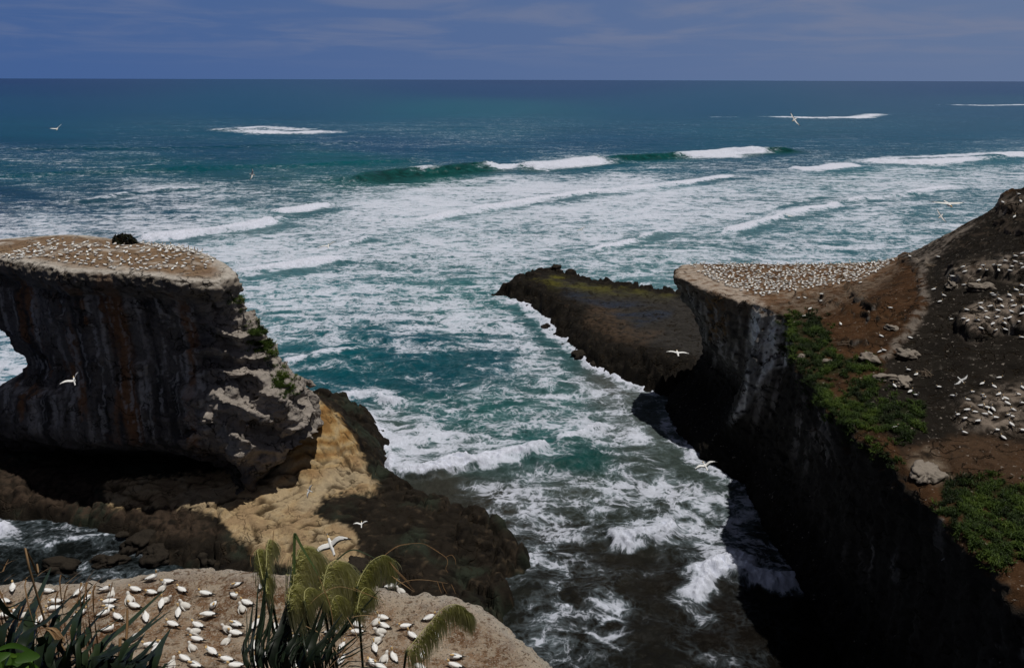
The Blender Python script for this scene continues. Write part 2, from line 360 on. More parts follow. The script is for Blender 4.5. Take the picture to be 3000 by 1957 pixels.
FOAM = [((0,190),0),((1200,190),0),((2380,190),0),((0,250),0),((800,250),0.0),((1600,250),0.0),((2380,250),.05),((0,310),.02),((500,325),.08),((800,325),.13),((1100,318),.15),((1400,318),.08),((1800,300),.07),((2200,310),.05),
 ((150,375),.19),((300,370),.17),((0,390),.1),((500,370),.08),((500,400),.05),((800,375),.06),((1100,360),.08),((1600,335),.06),((2100,350),.1),((0,440),.05),((200,440),.1),((600,425),.2),((750,430),.32),((850,400),.15),
 ((200,455),.3),((0,480),.18),((0,505),.5),((300,470),.55),((400,460),.5),((560,450),.4),((700,455),.35),((800,465),.6),((450,490),.62),((100,525),.66),((350,525),.74),((600,530),.66),((850,490),.82),((1000,465),.9),((1250,435),.9),((1450,415),.84),((1300,405),.6),((1500,395),.35),((1600,395),.3),
 ((1250,490),.74),((1500,470),.78),((1700,430),.62),((1200,540),.68),((1000,540),.74),((1400,530),.72),((1600,500),.74),((1800,470),.72),((1900,425),.6),((2100,400),.62),((2000,390),.5),((2300,390),.58),((1750,390),.3),
 ((2100,450),.72),((2250,430),.66),((2300,465),.42),((2150,490),.4),((2050,520),.62),((1850,540),.56),((2200,540),.5),((2000,565),.46),((2080,580),.4),((1700,570),.44),((1600,590),.5),((1500,580),.42),((1350,600),.5),
 ((800,570),.64),((650,590),.72),((900,620),.55),((700,660),.6),((1100,600),.6),((600,680),.62),((700,720),.6),((850,680),.5),((1050,650),.52),((1000,720),.62),((1120,700),.5),((880,720),.55),((1080,745),.72),((1180,720),.66),((950,755),.6),
 ((650,760),.45),((760,775),.55),((700,830),.22),((850,800),.2),((1000,800),.22),((1150,790),.55),((1230,770),.72),((1280,800),.66),((900,860),.12),((800,880),.1),((1050,850),.2),((1150,840),.34),((1250,850),.5),((1350,860),.62),
 ((730,900),.16),((800,915),.45),((870,930),.84),((800,950),.7),((960,900),.32),((1050,900),.32),((1080,940),.42),((1200,900),.42),((1300,920),.5),((1430,915),.62),((1530,930),.66),
 ((900,990),.66),((960,970),.56),((1000,1010),.72),((930,1060),.62),((1050,970),.5),((1130,1020),.55),((1200,980),.42),((1300,980),.42),((1400,960),.5),((1500,1000),.74),((1560,1040),.6),((1400,1020),.55),((1300,1040),.34),((1250,1000),.4),
 ((1360,1080),.18),((1450,1080),.4),((1550,1080),.42),((1200,1080),.38),((1100,1100),.3),((1000,1130),.03),((960,1120),.06),((1060,1160),.06),((1120,1120),.34),((1200,1150),.5),((1300,1130),.52),((1250,1200),.4),((1200,1230),.3),((1180,1190),.25),((1300,1210),.55),((1370,1200),.5),
 ((1450,1150),.56),((1550,1150),.62),((1600,1110),.5),((1680,1130),.62),((1740,1190),.62),((1500,1200),.74),((1600,1200),.74),((1700,1240),.66),((1550,1250),.62),((1640,1260),.72),((1780,1270),.56),((1700,1310),.84),((1800,1320),.6),((1850,1340),.6),
 ((1500,1290),.05),((1400,1280),.06),((1550,1310),.1),((1590,1280),.25),((1280,1290),.3),((1310,1350),.3),((1320,1390),.34),((1250,1340),.08),((1400,1420),.4),((1360,1460),.2),((1500,1370),.02),((1620,1420),.22),((1500,1450),.03),((1700,1430),.12),((1750,1480),.1),((1620,1500),.1),((1400,1520),.1),((1300,1500),.14),((1550,1540),.03),((1800,1400),.05),((1900,1420),.02),((1900,1530),0),
 ((10,850),.66),((20,560),.62),((100,1255),.2),((200,1250),.22),((60,1300),.1),((0,1225),.4),((200,1300),.14),((280,1250),.15)]
# breakers: sheet polyline, height (m), front width, back width (m), foam cover of the roller, roller width (m)
WAVES = [
 ([(820,428),(870,416),(960,403),(1050,398),(1155,388)], 4.6, 11, 22, 0.0, 0),
 ([(968,404),(988,401),(1010,398)], .8, 3, 8, 1.3, 11),
 ([(1150,393),(1180,390),(1200,387)], 1.2, 6, 14, 1.7, 20),
 ([(1195,389),(1225,389),(1300,383),(1400,372)], 3.4, 9, 18, 0.0, 0),
 ([(1222,394),(1300,387),(1350,382),(1404,374)], 1.4, 6, 12, 1.9, 22),
 ([(1404,372),(1500,366),(1600,362),(1770,352),(1850,349)], 3.4, 10, 20, 0.0, 0),
 ([(1590,367),(1680,361),(1762,351)], 1.8, 7, 14, 1.9, 26),
 ([(1990,374),(2150,380),(2240,371),(2390,356)], 2.2, 8, 16, 1.9, 22),
 ([(2030,369),(2200,364),(2300,360)], .8, 5, 14, 1.2, 14),
 ([(1840,394),(1900,394),(1982,383)], 1.6, 6, 12, 1.7, 16),
 ([(500,300),(560,304),(640,310),(700,311),(780,306)], 1.6, 10, 22, 1.6, 34),
 ([(560,297),(620,298),(700,303)], 1.0, 8, 20, 1.7, 40),
 ([(1780,272),(1900,275),(2000,274),(2045,266)], 1.6, 10, 22, 1.7, 30),
 ([(1650,273),(1720,273)], .4, 8, 20, .9, 16),
 ([(2200,244),(2300,246),(2390,244)], .8, 12, 30, 1.2, 40),
 ([(150,474),(300,452),(400,440),(480,438)], 1.2, 5, 12, .7, 6),
 ([(645,496),(700,488),(762,476)], 1.5, 4, 10, 1.5, 11),
 ([(300,556),(420,548),(540,535),(645,514)], 1.8, 3.5, 9, 1.7, 10),
 ([(500,542),(580,530),(655,508)], .8, 3, 6, 1.4, 6),
 ([(930,520),(1050,500),(1180,478),(1340,452),(1530,434),(1715,408)], 1.3, 4, 12, 1.5, 8),
 ([(1680,545),(1760,522),(1830,502),(1955,471)], 1.3, 3, 9, 1.4, 6),
 ([(1960,470),(2060,456),(2230,434)], 1.0, 4, 12, 1.0, 9),
 ([(1380,585),(1470,562),(1545,536)], .9, 2.6, 7, 1.1, 4.5),
 ([(530,640),(640,625),(720,612),(800,598)], 1.3, 3, 7, 1.4, 8),
 ([(745,578),(800,568),(860,556)], .9, 2.5, 6, .9, 4),
 ([(1720,500),(1800,480),(1900,455)], .5, 3, 8, .5, 5),
 ([(200,395),(300,392),(420,385)], .8, 8, 18, .55, 8),
 ([(0,410),(300,396),(700,385),(1000,370)], 1.6, 12, 24, 0, 0),
 ([(0,345),(400,345),(900,330)], 1.2, 14, 28, 0, 0),
 ([(700,770),(900,790),(1080,800)], .7, 3, 8, 0, 0),
 ([(660,850),(760,830),(850,815)], .9, 3, 6, .75, 2.5),
 ([(700,860),(850,855),(1000,840)], .8, 3, 8, 0, 0),
 ([(900,1118),(960,1105),(1050,1088),(1150,1068),(1280,1040)], 1.4, 1.8, 5, 1.45, 3.6),
 ([(905,1108),(1000,1088),(1100,1066)], .6, 1.8, 5, 1.3, 3.0),
 ([(1230,1085),(1320,1078),(1400,1062)], 1.0, 2.2, 5, 0, 0),
 ([(1285,1030),(1345,1018),(1405,990)], .6, 1.5, 4, .9, 1.6),
 ([(1405,1258),(1460,1252),(1520,1235),(1575,1218)], 1.3, 1.6, 4, 1.6, 3.2),
 ([(1600,1400),(1625,1365),(1660,1335),(1720,1345),(1770,1350),(1870,1362)], 1.0, 1.3, 4, 1.5, 2.6),
 ([(1620,1340),(1660,1320),(1700,1310),(1760,1330)], .6, 1.5, 4, 1.3, 3.0),
 ([(775,935),(830,918),(880,915),(930,940)], .6, 1.6, 4, 1.0, 3),
 ([(1290,1350),(1300,1385),(1330,1400)], 0, 1, 3, .6, .9),
 ([(1340,1415),(1400,1395),(1440,1410),(1390,1450)], 0, 1, 3, .55, 1.4),
 ([(900,1075),(905,1115)], .4, 1, 2, 1.2, 2), ([(780,960),(850,965),(900,1050),(905,1090)], .3, 1, 2, 1.0, 3),
 ([(1150,690),(1210,708),(1265,745),(1310,795),(1375,855),(1480,900),(1560,920)], .3, 1, 2, .95, 3.5),
 ([(1540,945),(1570,1005),(1620,1075),(1740,1135)], .3, 1, 2, .9, 3),
 ([(1205,1262),(1245,1315)], .1, 1, 2, .6, 1.2),
 ([(0,1222),(20,1235)], .4, 1, 2, 1.3, 3), ([(100,1275),(160,1256),(250,1248)], .1, 1, 2, .7, 1.0),
]
def idw(samples, px, py, sx=1.0, sy=1.6, power=3.0, smoothing=18.0):
    """smooth map through the survey points"""
    def chart(x, y):        # features lie in ever longer bands towards the horizon
        return (x - 1190) * (.40 + .60 * smooth(240, 560, y)), np.where(y < 450, 450 * sy - (450 - y) * 3.6, y * sy)
    S0 = np.array([s[0] for s in samples], float); S = np.stack(chart(S0[:, 0], S0[:, 1]), -1); Vv = np.array([np.atleast_1d(s[1]) for s in samples], float)
    out = np.zeros((len(px), Vv.shape[1]))
    for i in range(0, len(px), 200000):
        q = np.stack(chart(px[i:i + 200000], py[i:i + 200000]), -1).astype(np.float32)
        d2 = ((q[:, None, :] - S[None].astype(np.float32)) ** 2).sum(-1) + smoothing ** 2
        w = d2 ** (-power / 2 * 1.0); w /= w.sum(1, keepdims=True); out[i:i + 200000] = w @ Vv
    return out
def make_sea():
    # rings about the bay: fine where the surf is, coarse to the horizon
    ang = np.concatenate([np.arange(66, 20, -0.055), np.arange(20, 11.5, -0.022), np.arange(11.5, 3.2, -0.011), np.arange(3.2, 0.6, -0.02), np.arange(0.6, 0.04, -0.03)])
    rad = CAM_H / np.tan(np.radians(ang)); rad = np.r_[rad, 120000.0]
    az = np.radians(np.linspace(-41, 41, 760))
    RR, AA = np.meshgrid(rad, az, indexing='ij')
    x = (RR * np.sin(AA)).ravel(); y = (RR * np.cos(AA)).ravel()
    P = np.stack([x, y, 0 * x], -1); px, py = proj(P); qx, qy = px / D, py / D
    wx = np.clip(qx, -200, 2580); wy = np.clip(qy, 150, 1700)
    foam = idw(FOAM, wx, wy, power=4.0, smoothing=16.0)[:, 0]
    rgb = idw([(p, srgb(*c)) for p, c in WCOL], wx, wy, power=3.5, smoothing=30.0)
    z = np.zeros(len(x)); roll = np.zeros(len(x))
    near = RR.ravel() < 3000
    # swell and chop
    n1 = fbm(P[near], (0.02, 0.05, 1), 3, 5); n2 = fbm(P[near], (0.10, 0.22, 1), 3, 9); n3 = fbm(P[near], 0.45, 3, 21, ridged=True)
    far = smooth(2500, 600, RR.ravel()[near]); cl = smooth(500, 150, RR.ravel()[near])
    z[near] += (n1 * 0.9 + n2 * 0.75 * (0.5 + 0.5 * cl)) * far + n3 * 0.13 * cl
    wob = fbm(P[near], (0.03, 0.03, 1), 4, 33) ; wob2 = fbm(P[near], (0.16, 0.16, 1), 4, 35)
    wb = np.zeros(len(x)); wb2 = np.zeros(len(x)); wb[near] = wob; wb2[near] = wob2
    for pts, H, wf, wbk, fc, rw in WAVES:
        L = at_z(np.array([p[0] for p in pts]) * D, np.array([p[1] for p in pts]) * D)
        lo = L.min(0) - 70; hi = L.max(0) + 70
        m = np.where((x > lo[0]) & (x < hi[0]) & (y > lo[1]) & (y < hi[1]))[0]
        if not len(m): continue
        sc = max(wbk, rw, 3)
        d, t, s = sd_line(x[m] + wb2[m] * sc * .5, y[m] + wb[m] * sc * 1.0 + wb2[m] * sc * .8, L)
        s = np.where(L[-1][0] >= L[0][0], 1, -1) * s               # +: seaward of the crest
        Ltot = np.hypot(*np.diff(L, axis=0).T).sum()
        end = smooth(0, .12, t) * smooth(1, .9, t)
        end = np.minimum(1, end + .25) * np.exp(-np.where((t <= 0) | (t >= 1), d / sc, 0) ** 2)
        w = np.where(s > 0, wbk, wf); z[m] += H * end * np.exp(-(d / w) ** 2) * (1 + .25 * wb2[m])
        if rw == 0 and H >= 2:                                      # glassy green face, no foam from the crest to the trough
            k = end * np.where(s < 0, smooth(60, 25, d), smooth(16, 4, d)); foam[m] *= 1 - .97 * k
            g = end * np.where(s < 0, smooth(45, 12, d), smooth(10, 0, d)); rgb[m] = rgb[m] * (1 - g)[:, None] + (np.array([.012, .075, .072]) * (1 + 1.2 * wb2[m] + .5 * wb[m])[:, None]).clip(0) * g[:, None]
        if fc > 0:
            # the foam roller lies on the crest and spills down the front, ragged at every size
            nn = fbm(P[m], (1.1 / rw, 1.1 / rw, 1), 6, 300 + len(pts) * 7 + int(rw * 10), gain=.62)
            along = .55 + .6 * smooth(-.3, .3, fbm(P[m], (1 / (rw * 4), 1 / (rw * 4), 1), 2, 41))
            dd = np.where(s > 0, d / rw, d / (rw * .8))
            k = fc * end * along * (1.18 - dd) * (1 + .2 * (s > 0)) + nn * .75 * smooth(2.2, .3, dd)
            k = np.where(dd < 2.2, k, 0)
            foam[m] *= 1 - .72 * end * along * (s < 0) * smooth(.7, 1.3, dd) * smooth(3.6, 1.6, dd) * (rw > 2.2)
            foam[m] = np.maximum(foam[m], k); roll[m] = np.maximum(roll[m], smooth(.7, 1.3, k))
    # wash along the rocks
    big = fbm(P[near], (0.008, 0.02, 1), 3, 71); z[near] += roll[near] * (0.8 * fbm(P[near], 0.55, 4, 44, ridged=True)) * smooth(1100, 300, RR.ravel()[near])
    foam[near] += big * 0.30 * smooth(0.03, 0.2, foam[near]) * (1 - roll[near])
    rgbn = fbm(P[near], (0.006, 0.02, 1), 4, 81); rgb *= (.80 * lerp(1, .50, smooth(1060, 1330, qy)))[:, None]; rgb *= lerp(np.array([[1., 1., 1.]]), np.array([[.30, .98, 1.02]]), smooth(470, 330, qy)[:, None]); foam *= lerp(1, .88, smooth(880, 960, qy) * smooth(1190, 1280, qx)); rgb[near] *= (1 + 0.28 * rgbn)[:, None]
    nr, nc = RR.shape; i = np.arange(nr * nc).reshape(nr, nc)
    Q = np.stack([i[:-1, :-1], i[:-1, 1:], i[1:, 1:], i[1:, :-1]], -1).reshape(-1, 4)[:, ::-1]
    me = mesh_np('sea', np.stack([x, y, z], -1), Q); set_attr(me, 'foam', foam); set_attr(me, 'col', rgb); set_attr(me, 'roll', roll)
    return me
def sea_mat():
    m, nt, b = new_mat('sea_water'); nd, lk = nt.nodes, nt.links
    def math_(op, a, c=None, clamp=False):
        n = N(nd, 'ShaderNodeMath', operation=op); n.use_clamp = clamp
        for i, v in enumerate((a, c)):
            if v is None: continue
            if isinstance(v, (int, float)): n.inputs[i].default_value = v
            else: lk.new(v, n.inputs[i])
        return n.outputs[0]
    def rng(v, a, c, o0=0.0, o1=1.0, st='SMOOTHSTEP'):
        n = N(nd, 'ShaderNodeMapRange', interpolation_type=st)
        for i, u in enumerate((v, a, c, o0, o1)):
            if isinstance(u, (int, float)): n.inputs[i].default_value = u
            else: lk.new(u, n.inputs[i])
        return n.outputs[0]
    geo = N(nd, 'ShaderNodeNewGeometry')
    cv = N(nd, 'ShaderNodeAttribute', attribute_name='foam'); col = N(nd, 'ShaderNodeAttribute', attribute_name='col'); rl = N(nd, 'ShaderNodeAttribute', attribute_name='roll')
    flat = N(nd, 'ShaderNodeVectorMath', operation='MULTIPLY'); lk.new(geo.outputs['Position'], flat.inputs[0]); flat.inputs[1].default_value = (1, 1, 0)
    def noi(scale, detail, rough=0.5, vec=None, dist=0.0, color=False):
        n = N(nd, 'ShaderNodeTexNoise'); n.inputs['Scale'].default_value = scale; n.inputs['Detail'].default_value = detail
        n.inputs['Roughness'].default_value = rough; n.inputs['Distortion'].default_value = dist
        lk.new(vec or flat.outputs[0], n.inputs['Vector']); return n.outputs['Color' if color else 'Fac']
    def warp(scale, amt, base=None):
        c = noi(scale, 3, .5, base, color=True)
        s = N(nd, 'ShaderNodeVectorMath', operation='SUBTRACT'); lk.new(c, s.inputs[0]); s.inputs[1].default_value = (.5, .5, .5)
        k = N(nd, 'ShaderNodeVectorMath', operation='SCALE'); lk.new(s.outputs[0], k.inputs[0]); k.inputs['Scale'].default_value = amt
        a = N(nd, 'ShaderNodeVectorMath', operation='ADD'); lk.new(base or flat.outputs[0], a.inputs[0]); lk.new(k.outputs[0], a.inputs[1])
        return a.outputs[0]
    def vor(scale, vec):
        n = N(nd, 'ShaderNodeTexVoronoi', feature='DISTANCE_TO_EDGE'); n.inputs['Scale'].default_value = scale; lk.new(vec, n.inputs['Vector']); return n.outputs['Distance']
    w1 = warp(.11, 7.0); w2 = warp(.45, 1.5, w1); w3 = warp(1.6, .5, w2)
    fo = cv.outputs['Fac']
    # ragged cover: drifts of foam at several sizes; the pattern is cut off at a level set by the cover
    mp = N(nd, 'ShaderNodeMapping'); mp.inputs['Scale'].default_value = (.6, 1.25, 1); lk.new(w1, mp.inputs['Vector'])
    big = noi(.075, 4, .55, mp.outputs[0]); mid = noi(.30, 3, .55, mp.outputs[0])
    dens = math_('ADD', fo, math_('MULTIPLY', math_('SUBTRACT', big, .5), 1.1))
    dens = math_('ADD', dens, math_('MULTIPLY', math_('SUBTRACT', mid, .5), .45))
    # long drawn-out drift lines
    ms = N(nd, 'ShaderNodeMapping'); ms.inputs['Rotation'].default_value = (0, 0, -.35); ms.inputs['Scale'].default_value = (.55, 1.25, 1); lk.new(w1, ms.inputs['Vector'])
    rd = math_('SUBTRACT', 1, math_('MULTIPLY', math_('ABSOLUTE', math_('SUBTRACT', noi(.045, 4, .55, ms.outputs[0], 1.6), .5)), 5.0), True)
    rd2 = math_('SUBTRACT', 1, math_('MULTIPLY', math_('ABSOLUTE', math_('SUBTRACT', noi(.13, 4, .55, ms.outputs[0], 1.2), .5)), 5.5), True)
    dens = math_('ADD', dens, math_('ADD', math_('MULTIPLY', math_('SUBTRACT', rd, .67), .40), math_('MULTIPLY', math_('SUBTRACT', rd2, .70), .38)))
    gate = rng(fo, .0, .16)
    l1 = math_('SUBTRACT', 1, math_('MULTIPLY', vor(.20, w2), 2.3), True); l2 = math_('SUBTRACT', 1, math_('MULTIPLY', vor(.75, w3), 2.3), True)
    w4 = warp(4.5, .16, w3); l3 = math_('SUBTRACT', 1, math_('MULTIPLY', vor(1.9, w4), 2.3), True)
    fn = rng(noi(.8, 9, .68, w2), .28, .72, 0, 1, 'LINEAR')
    pat = math_('ADD', math_('ADD', math_('MULTIPLY', l1, .30), math_('MULTIPLY', l2, .25)), math_('ADD', math_('MULTIPLY', l3, .15), math_('MULTIPLY', fn, .30)))
    thr = rng(dens, 0, 1, .90, .26, 'LINEAR')
    foam = rng(math_('SUBTRACT', pat, thr), -.02, .24)
    foam = math_('MULTIPLY', foam, gate)
    foam = math_('MULTIPLY', foam, rng(dens, 0, 1.0, .42, .86, 'LINEAR'))
    foam = math_('MAXIMUM', foam, rng(math_('ADD', fo, math_('MULTIPLY', math_('SUBTRACT', noi(.8, 8, .7, w2), .5), 1.0)), .80, 1.12), True)
    # milky water under and round the foam
    milk = math_('MULTIPLY', rng(math_('SUBTRACT', pat, thr), -.34, .16), rng(dens, .05, .8, .35, .92))
    milk = math_('MULTIPLY', milk, rng(noi(.16, 4, .6, w1), .36, .6, .45, 1.0))
    milk = math_('MULTIPLY', milk, gate)
    mk = N(nd, 'ShaderNodeMix', data_type='RGBA'); lk.new(milk, mk.inputs['Factor']); lk.new(col.outputs['Color'], mk.inputs[6])
    lt = N(nd, 'ShaderNodeMix', data_type='RGBA', blend_type='ADD'); lt.inputs['Factor'].default_value = 1; lk.new(col.outputs['Color'], lt.inputs[6]); lt.inputs[7].default_value = (.17, .215, .25, 1)
    lk.new(lt.outputs[2], mk.inputs[7])
    # small-wave shading put into the water colour as noise
    vr = rng(noi(.5, 7, .65, w1), .3, .7, .72, 1.25, 'LINEAR')
    vv = N(nd, 'ShaderNodeVectorMath', operation='SCALE'); lk.new(mk.outputs[2], vv.inputs[0]); lk.new(vr, vv.inputs['Scale'])
    fx = N(nd, 'ShaderNodeMix', data_type='RGBA'); lk.new(foam, fx.inputs['Factor']); lk.new(vv.outputs[0], fx.inputs[6])
    fv = rng(noi(1.3, 6, .7, w2), .3, .7, .56, .86, 'LINEAR')
    fc = N(nd, 'ShaderNodeCombineColor'); lk.new(math_('MULTIPLY', fv, .95), fc.inputs[0]); lk.new(fv, fc.inputs[1]); lk.new(math_('MULTIPLY', fv, 1.17), fc.inputs[2])
    lk.new(fc.outputs[0], fx.inputs[7]); lk.new(fx.outputs[2], b.inputs['Base Color'])
    lk.new(rng(foam, 0, 1, .22, .85, 'LINEAR'), b.inputs['Roughness']); b.inputs['IOR'].default_value = 1.33
    lk.new(rng(foam, 0, 1, .07, .04, 'LINEAR'), b.inputs['Specular IOR Level'])
    hh = math_('ADD', math_('MULTIPLY', noi(.5, 8, .62, w1), 1.0), math_('MULTIPLY', foam, .22))
    hh = math_('ADD', hh, math_('MULTIPLY', noi(.9, 6, .7, w2), math_('MULTIPLY', rl.outputs['Fac'], .6)))
    bp = N(nd, 'ShaderNodeBump'); bp.inputs['Strength'].default_value = .55; bp.inputs['Distance'].default_value = 1.0
    lk.new(hh, bp.inputs['Height']); lk.new(bp.outputs[0], b.inputs['Normal'])
    return m
sea_o = obj('sea', make_sea(), sea_mat())
tag(sea_o, 'teal sea streaked with white surf out to a dark blue horizon', 'sea', kind='structure')

# ------------------------------------------------------------------ the land
def rough(me, big=(1.2, .12), mid=(.5, .5), fine=(.16, 1.8), strata=0.0, sfreq=.6, seed=1, flat=.35, amask=None, flute=0.0):
    """weather a rock mesh: lumps, ledges and flutes, gentler on level ground"""
    P = get_co(me); n = get_no(me); side = 1 - smooth(.45, .85, n[:, 2]); k = flat + (1 - flat) * side
    d = big[0] * fbm(P, big[1], 4, seed) * k
    d += mid[0] * fbm(P, (mid[1], mid[1], mid[1] * 1.5), 4, seed + 3, ridged=True) * k
    d += fine[0] * fbm(P, fine[1], 4, seed + 6) * (flat + (1 - flat) * side)
    if strata:
        ph = P[:, 2] * sfreq + 1.2 * fbm(P, .09, 3, seed + 8) + .35 * fbm(P, .5, 3, seed + 9)
        fr = ph - np.floor(ph); lay = np.floor(ph)
        hsh = np.sin(lay * 127.1 + seed * 3.3) * .5 + .5
        where = smooth(-.25, .35, fbm(P, (.13, .13, .2), 3, seed + 12))
        d += strata * (hsh * (.35 + .65 * where) * smooth(0, .12, fr) * smooth(1, .8, fr) - .3) * side
    if flute: d += flute * fbm(P, (.55, .55, .05), 3, seed + 15) * side
    if amask is not None: d = d * amask(P)
    H = n.copy(); H[:, 2] *= .55
    set_co(me, P + H * d[:, None])
    return get_co(me), get_no(me)

# ---- the flat topped stack on the left
ST = [(-4,[(-93,128),(-85,128),(-72,127.5),(-58,127),(-50,124),(-47,115.5),(-43,112.5),(-40.5,114),(-40,120),(-40,132),(-58,138),(-80,139),(-93,135)]),
 (4,[(-93,128),(-85,128),(-72,127.5),(-58,127),(-51,124),(-47.5,115),(-43,111.8),(-40.5,113.5),(-40,120),(-40,132),(-58,138),(-80,139),(-93,135)]),
 (7,[(-94,127.5),(-86,126),(-72,124),(-59,124),(-52,119),(-47,112.5),(-42,111),(-39.2,114),(-38.5,119),(-39,131),(-58,138),(-80,139),(-94,135)]),
 (9.5,[(-95,127),(-88,123),(-74,119.5),(-60,119),(-53,116),(-46,112),(-40,111.5),(-37,114.5),(-36,120),(-38,131),(-58,138),(-80,139),(-95,135)]),
 (12,[(-95,127),(-84,121),(-70,117),(-58,116),(-50,112.5),(-43,110.5),(-36,114.5),(-33,121),(-38,132),(-58,138),(-80,139),(-95,135)]),
 (17,[(-92.5,128),(-84,122.5),(-70,117.5),(-58,116),(-50,112),(-43,110.5),(-34,115),(-31.6,121),(-38,131),(-58,138),(-80,139),(-92.5,135)]),
 (19.5,[(-88,129),(-82,124.5),(-70,118),(-58,116.5),(-50,112),(-43,110.5),(-35.4,114),(-33.4,119),(-40,129),(-58,137),(-80,138),(-89,135)]),
 (22,[(-87,129),(-82,125.5),(-70,118.5),(-58,116.8),(-50,113),(-44,111),(-37,113.5),(-35.5,118),(-40,128),(-58,136),(-80,138),(-87.5,135)]),
 (25,[(-89,129),(-84,126),(-70,118.5),(-58,117.5),(-50,115),(-44,113.5),(-39,114.5),(-37.4,119),(-42,128),(-58,136),(-80,138),(-89,135)]),
 (29,[(-91.5,129),(-86,126),(-70,118.5),(-58,117.5),(-49,115),(-43,114.8),(-39.4,118),(-43,126),(-58,135.5),(-80,138),(-92,136)]),
 (33,[(-98,130),(-86,126),(-70,118),(-58,117),(-48,114),(-43,114),(-41,118),(-45,125),(-58,135),(-83,140),(-98,137)]),
 (38,[(-106,130),(-86,126.5),(-70,117),(-58,115.5),(-49,112),(-44.3,113),(-43.2,118),(-46,123),(-58,134),(-83,141),(-106,140)]),
 (40,[(-108,129),(-86,125),(-69,115),(-58,113.2),(-49,110),(-44,112),(-43,117),(-46.2,122),(-52,128.8),(-58.6,134.5),(-69.6,138.5),(-83,142.5),(-108,141)]),
 (43,[(-108,129),(-86,125),(-69,115),(-58,113.2),(-49,110),(-44,112),(-43,117),(-46.2,122),(-52,128.8),(-58.6,134.5),(-69.6,138.5),(-83,142.5),(-108,141)])]
st_top = Tps([(-105,128,41),(-86,125.5,41.8),(-69,115.5,42),(-58,114,42),(-49,111,41.8),(-44.5,113,41.2),(-44,117,41.3),(-52,120,42),(-60,124,42.2),(-75,128,42.3),(-90,132,42),(-84,141,42.3),(-78,139.5,42.4),(-70,137.5,42),(-59,133,41.8),(-49,124,41.7),(-104,138,40.8)], lam=1)
FACE_LEDGES = [(325,846,1.8,1.7,2.4),(118,746,1.2,1.3,2.0),(200,742,.9,1.0,1.6),(215,835,1.1,1.2,1.8),(80,880,2.0,1.5,1.5),(90,935,3.0,1.9,2.0),(470,900,1.6,1.8,2.2),(505,935,1.8,1.9,1.8),(500,968,1.5,1.8,1.6),(540,915,1.4,1.6,2.0),(600,1005,1.6,1.6,2.0),(560,1045,1.3,1.4,2.0),(25,905,2.5,1.6,2.0)]
def crag(f, X, Y, Z):
    """cut ledges with sharp tops, joints and blocks into the flank of the stack"""
    I = np.argwhere(np.abs(f) < 4.5); P = np.stack([X.ravel()[I[:, 0]], Y.ravel()[I[:, 1]], Z.ravel()[I[:, 2]]], -1)
    x, y, z = P.T; cragg = smooth(-57, -47, x + 4 * fbm(P, .1, 2, 201)); low = smooth(41, 38.5, z)
    ph = z * .19 + .028 * (x + 60) - .02 * (y - 115) + 2.0 * fbm(P, (.06, .06, .05), 2, 202) + .45 * fbm(P, .22, 3, 203); lay = np.floor(ph); fr = ph - lay
    A = P.copy(); A[:, 2] = lay * 9.7; mod = smooth(-.3, .25, fbm(A, (.13, .13, 1), 3, 204))
    dis = (2.6 * cragg * smooth(40, 36, z) + .30) * (.25 + 1.1 * mod) * (np.maximum(fr - .15, 0) ** 2 * 1.35 - .62)
    ph2 = z * .62 - .05 * (x + 60) + 3.0 * fbm(P, (.1, .1, .06), 3, 205); l2 = np.floor(ph2); A[:, 2] = l2 * 5.3
    dis += (.5 * cragg + .12) * (.2 + smooth(-.2, .3, fbm(A, (.25, .25, 1), 2, 206))) * ((ph2 - l2) ** 2 - .75)
    f1, f2, rid = worley(P + 1.5 * np.stack([fbm(P, .2, 2, 207), fbm(P, .2, 2, 208), fbm(P, .2, 2, 209)], -1), (.21, .21, .16), 9)
    dis += (rid - .72) * 2.6 * cragg * (.6 + .4 * low) + (rid - .5) * .35
    # the cap: a harder bed that stands out, then a hollow under it
    bed = smooth(37.6, 38.2, z) * smooth(41.4, 40.8, z); hol = np.exp(-((z - 36.9) / .8) ** 2)
    f1, f2, rid = worley(P, (.22, .22, .05), 12); dis += (bed * (.25 + .7 * (rid - .5)) - .7 * hol * (.6 + rid)) * (1 - .8 * cragg)
    for sx, sy, w0, out, dp in FACE_LEDGES:             # single shelves jutting from the face
        c = at_y(sx * D, sy * D, 117.0); dzl = c[2] - z
        dis += out * np.exp(-((x - c[0] - .8 * fbm(P, .5, 2, 210)) / w0) ** 2) * np.where(dzl > 0, np.maximum(0, 1 - dzl / dp), np.maximum(0, 1 + dzl / .35)) * (y < 122)
    f[tuple(I.T)] -= dis * low
    return f
stack = landform('rock_stack', ST, st_top, ((-112, -24), (103, 146), (-3, 47)), .42, 1, carve=crag)
SV, SNn = rough(stack, big=(.5, .2), mid=(.28, .6), fine=(.14, 1.7), strata=.22, sfreq=1.1, seed=4, flat=.3, flute=.5)
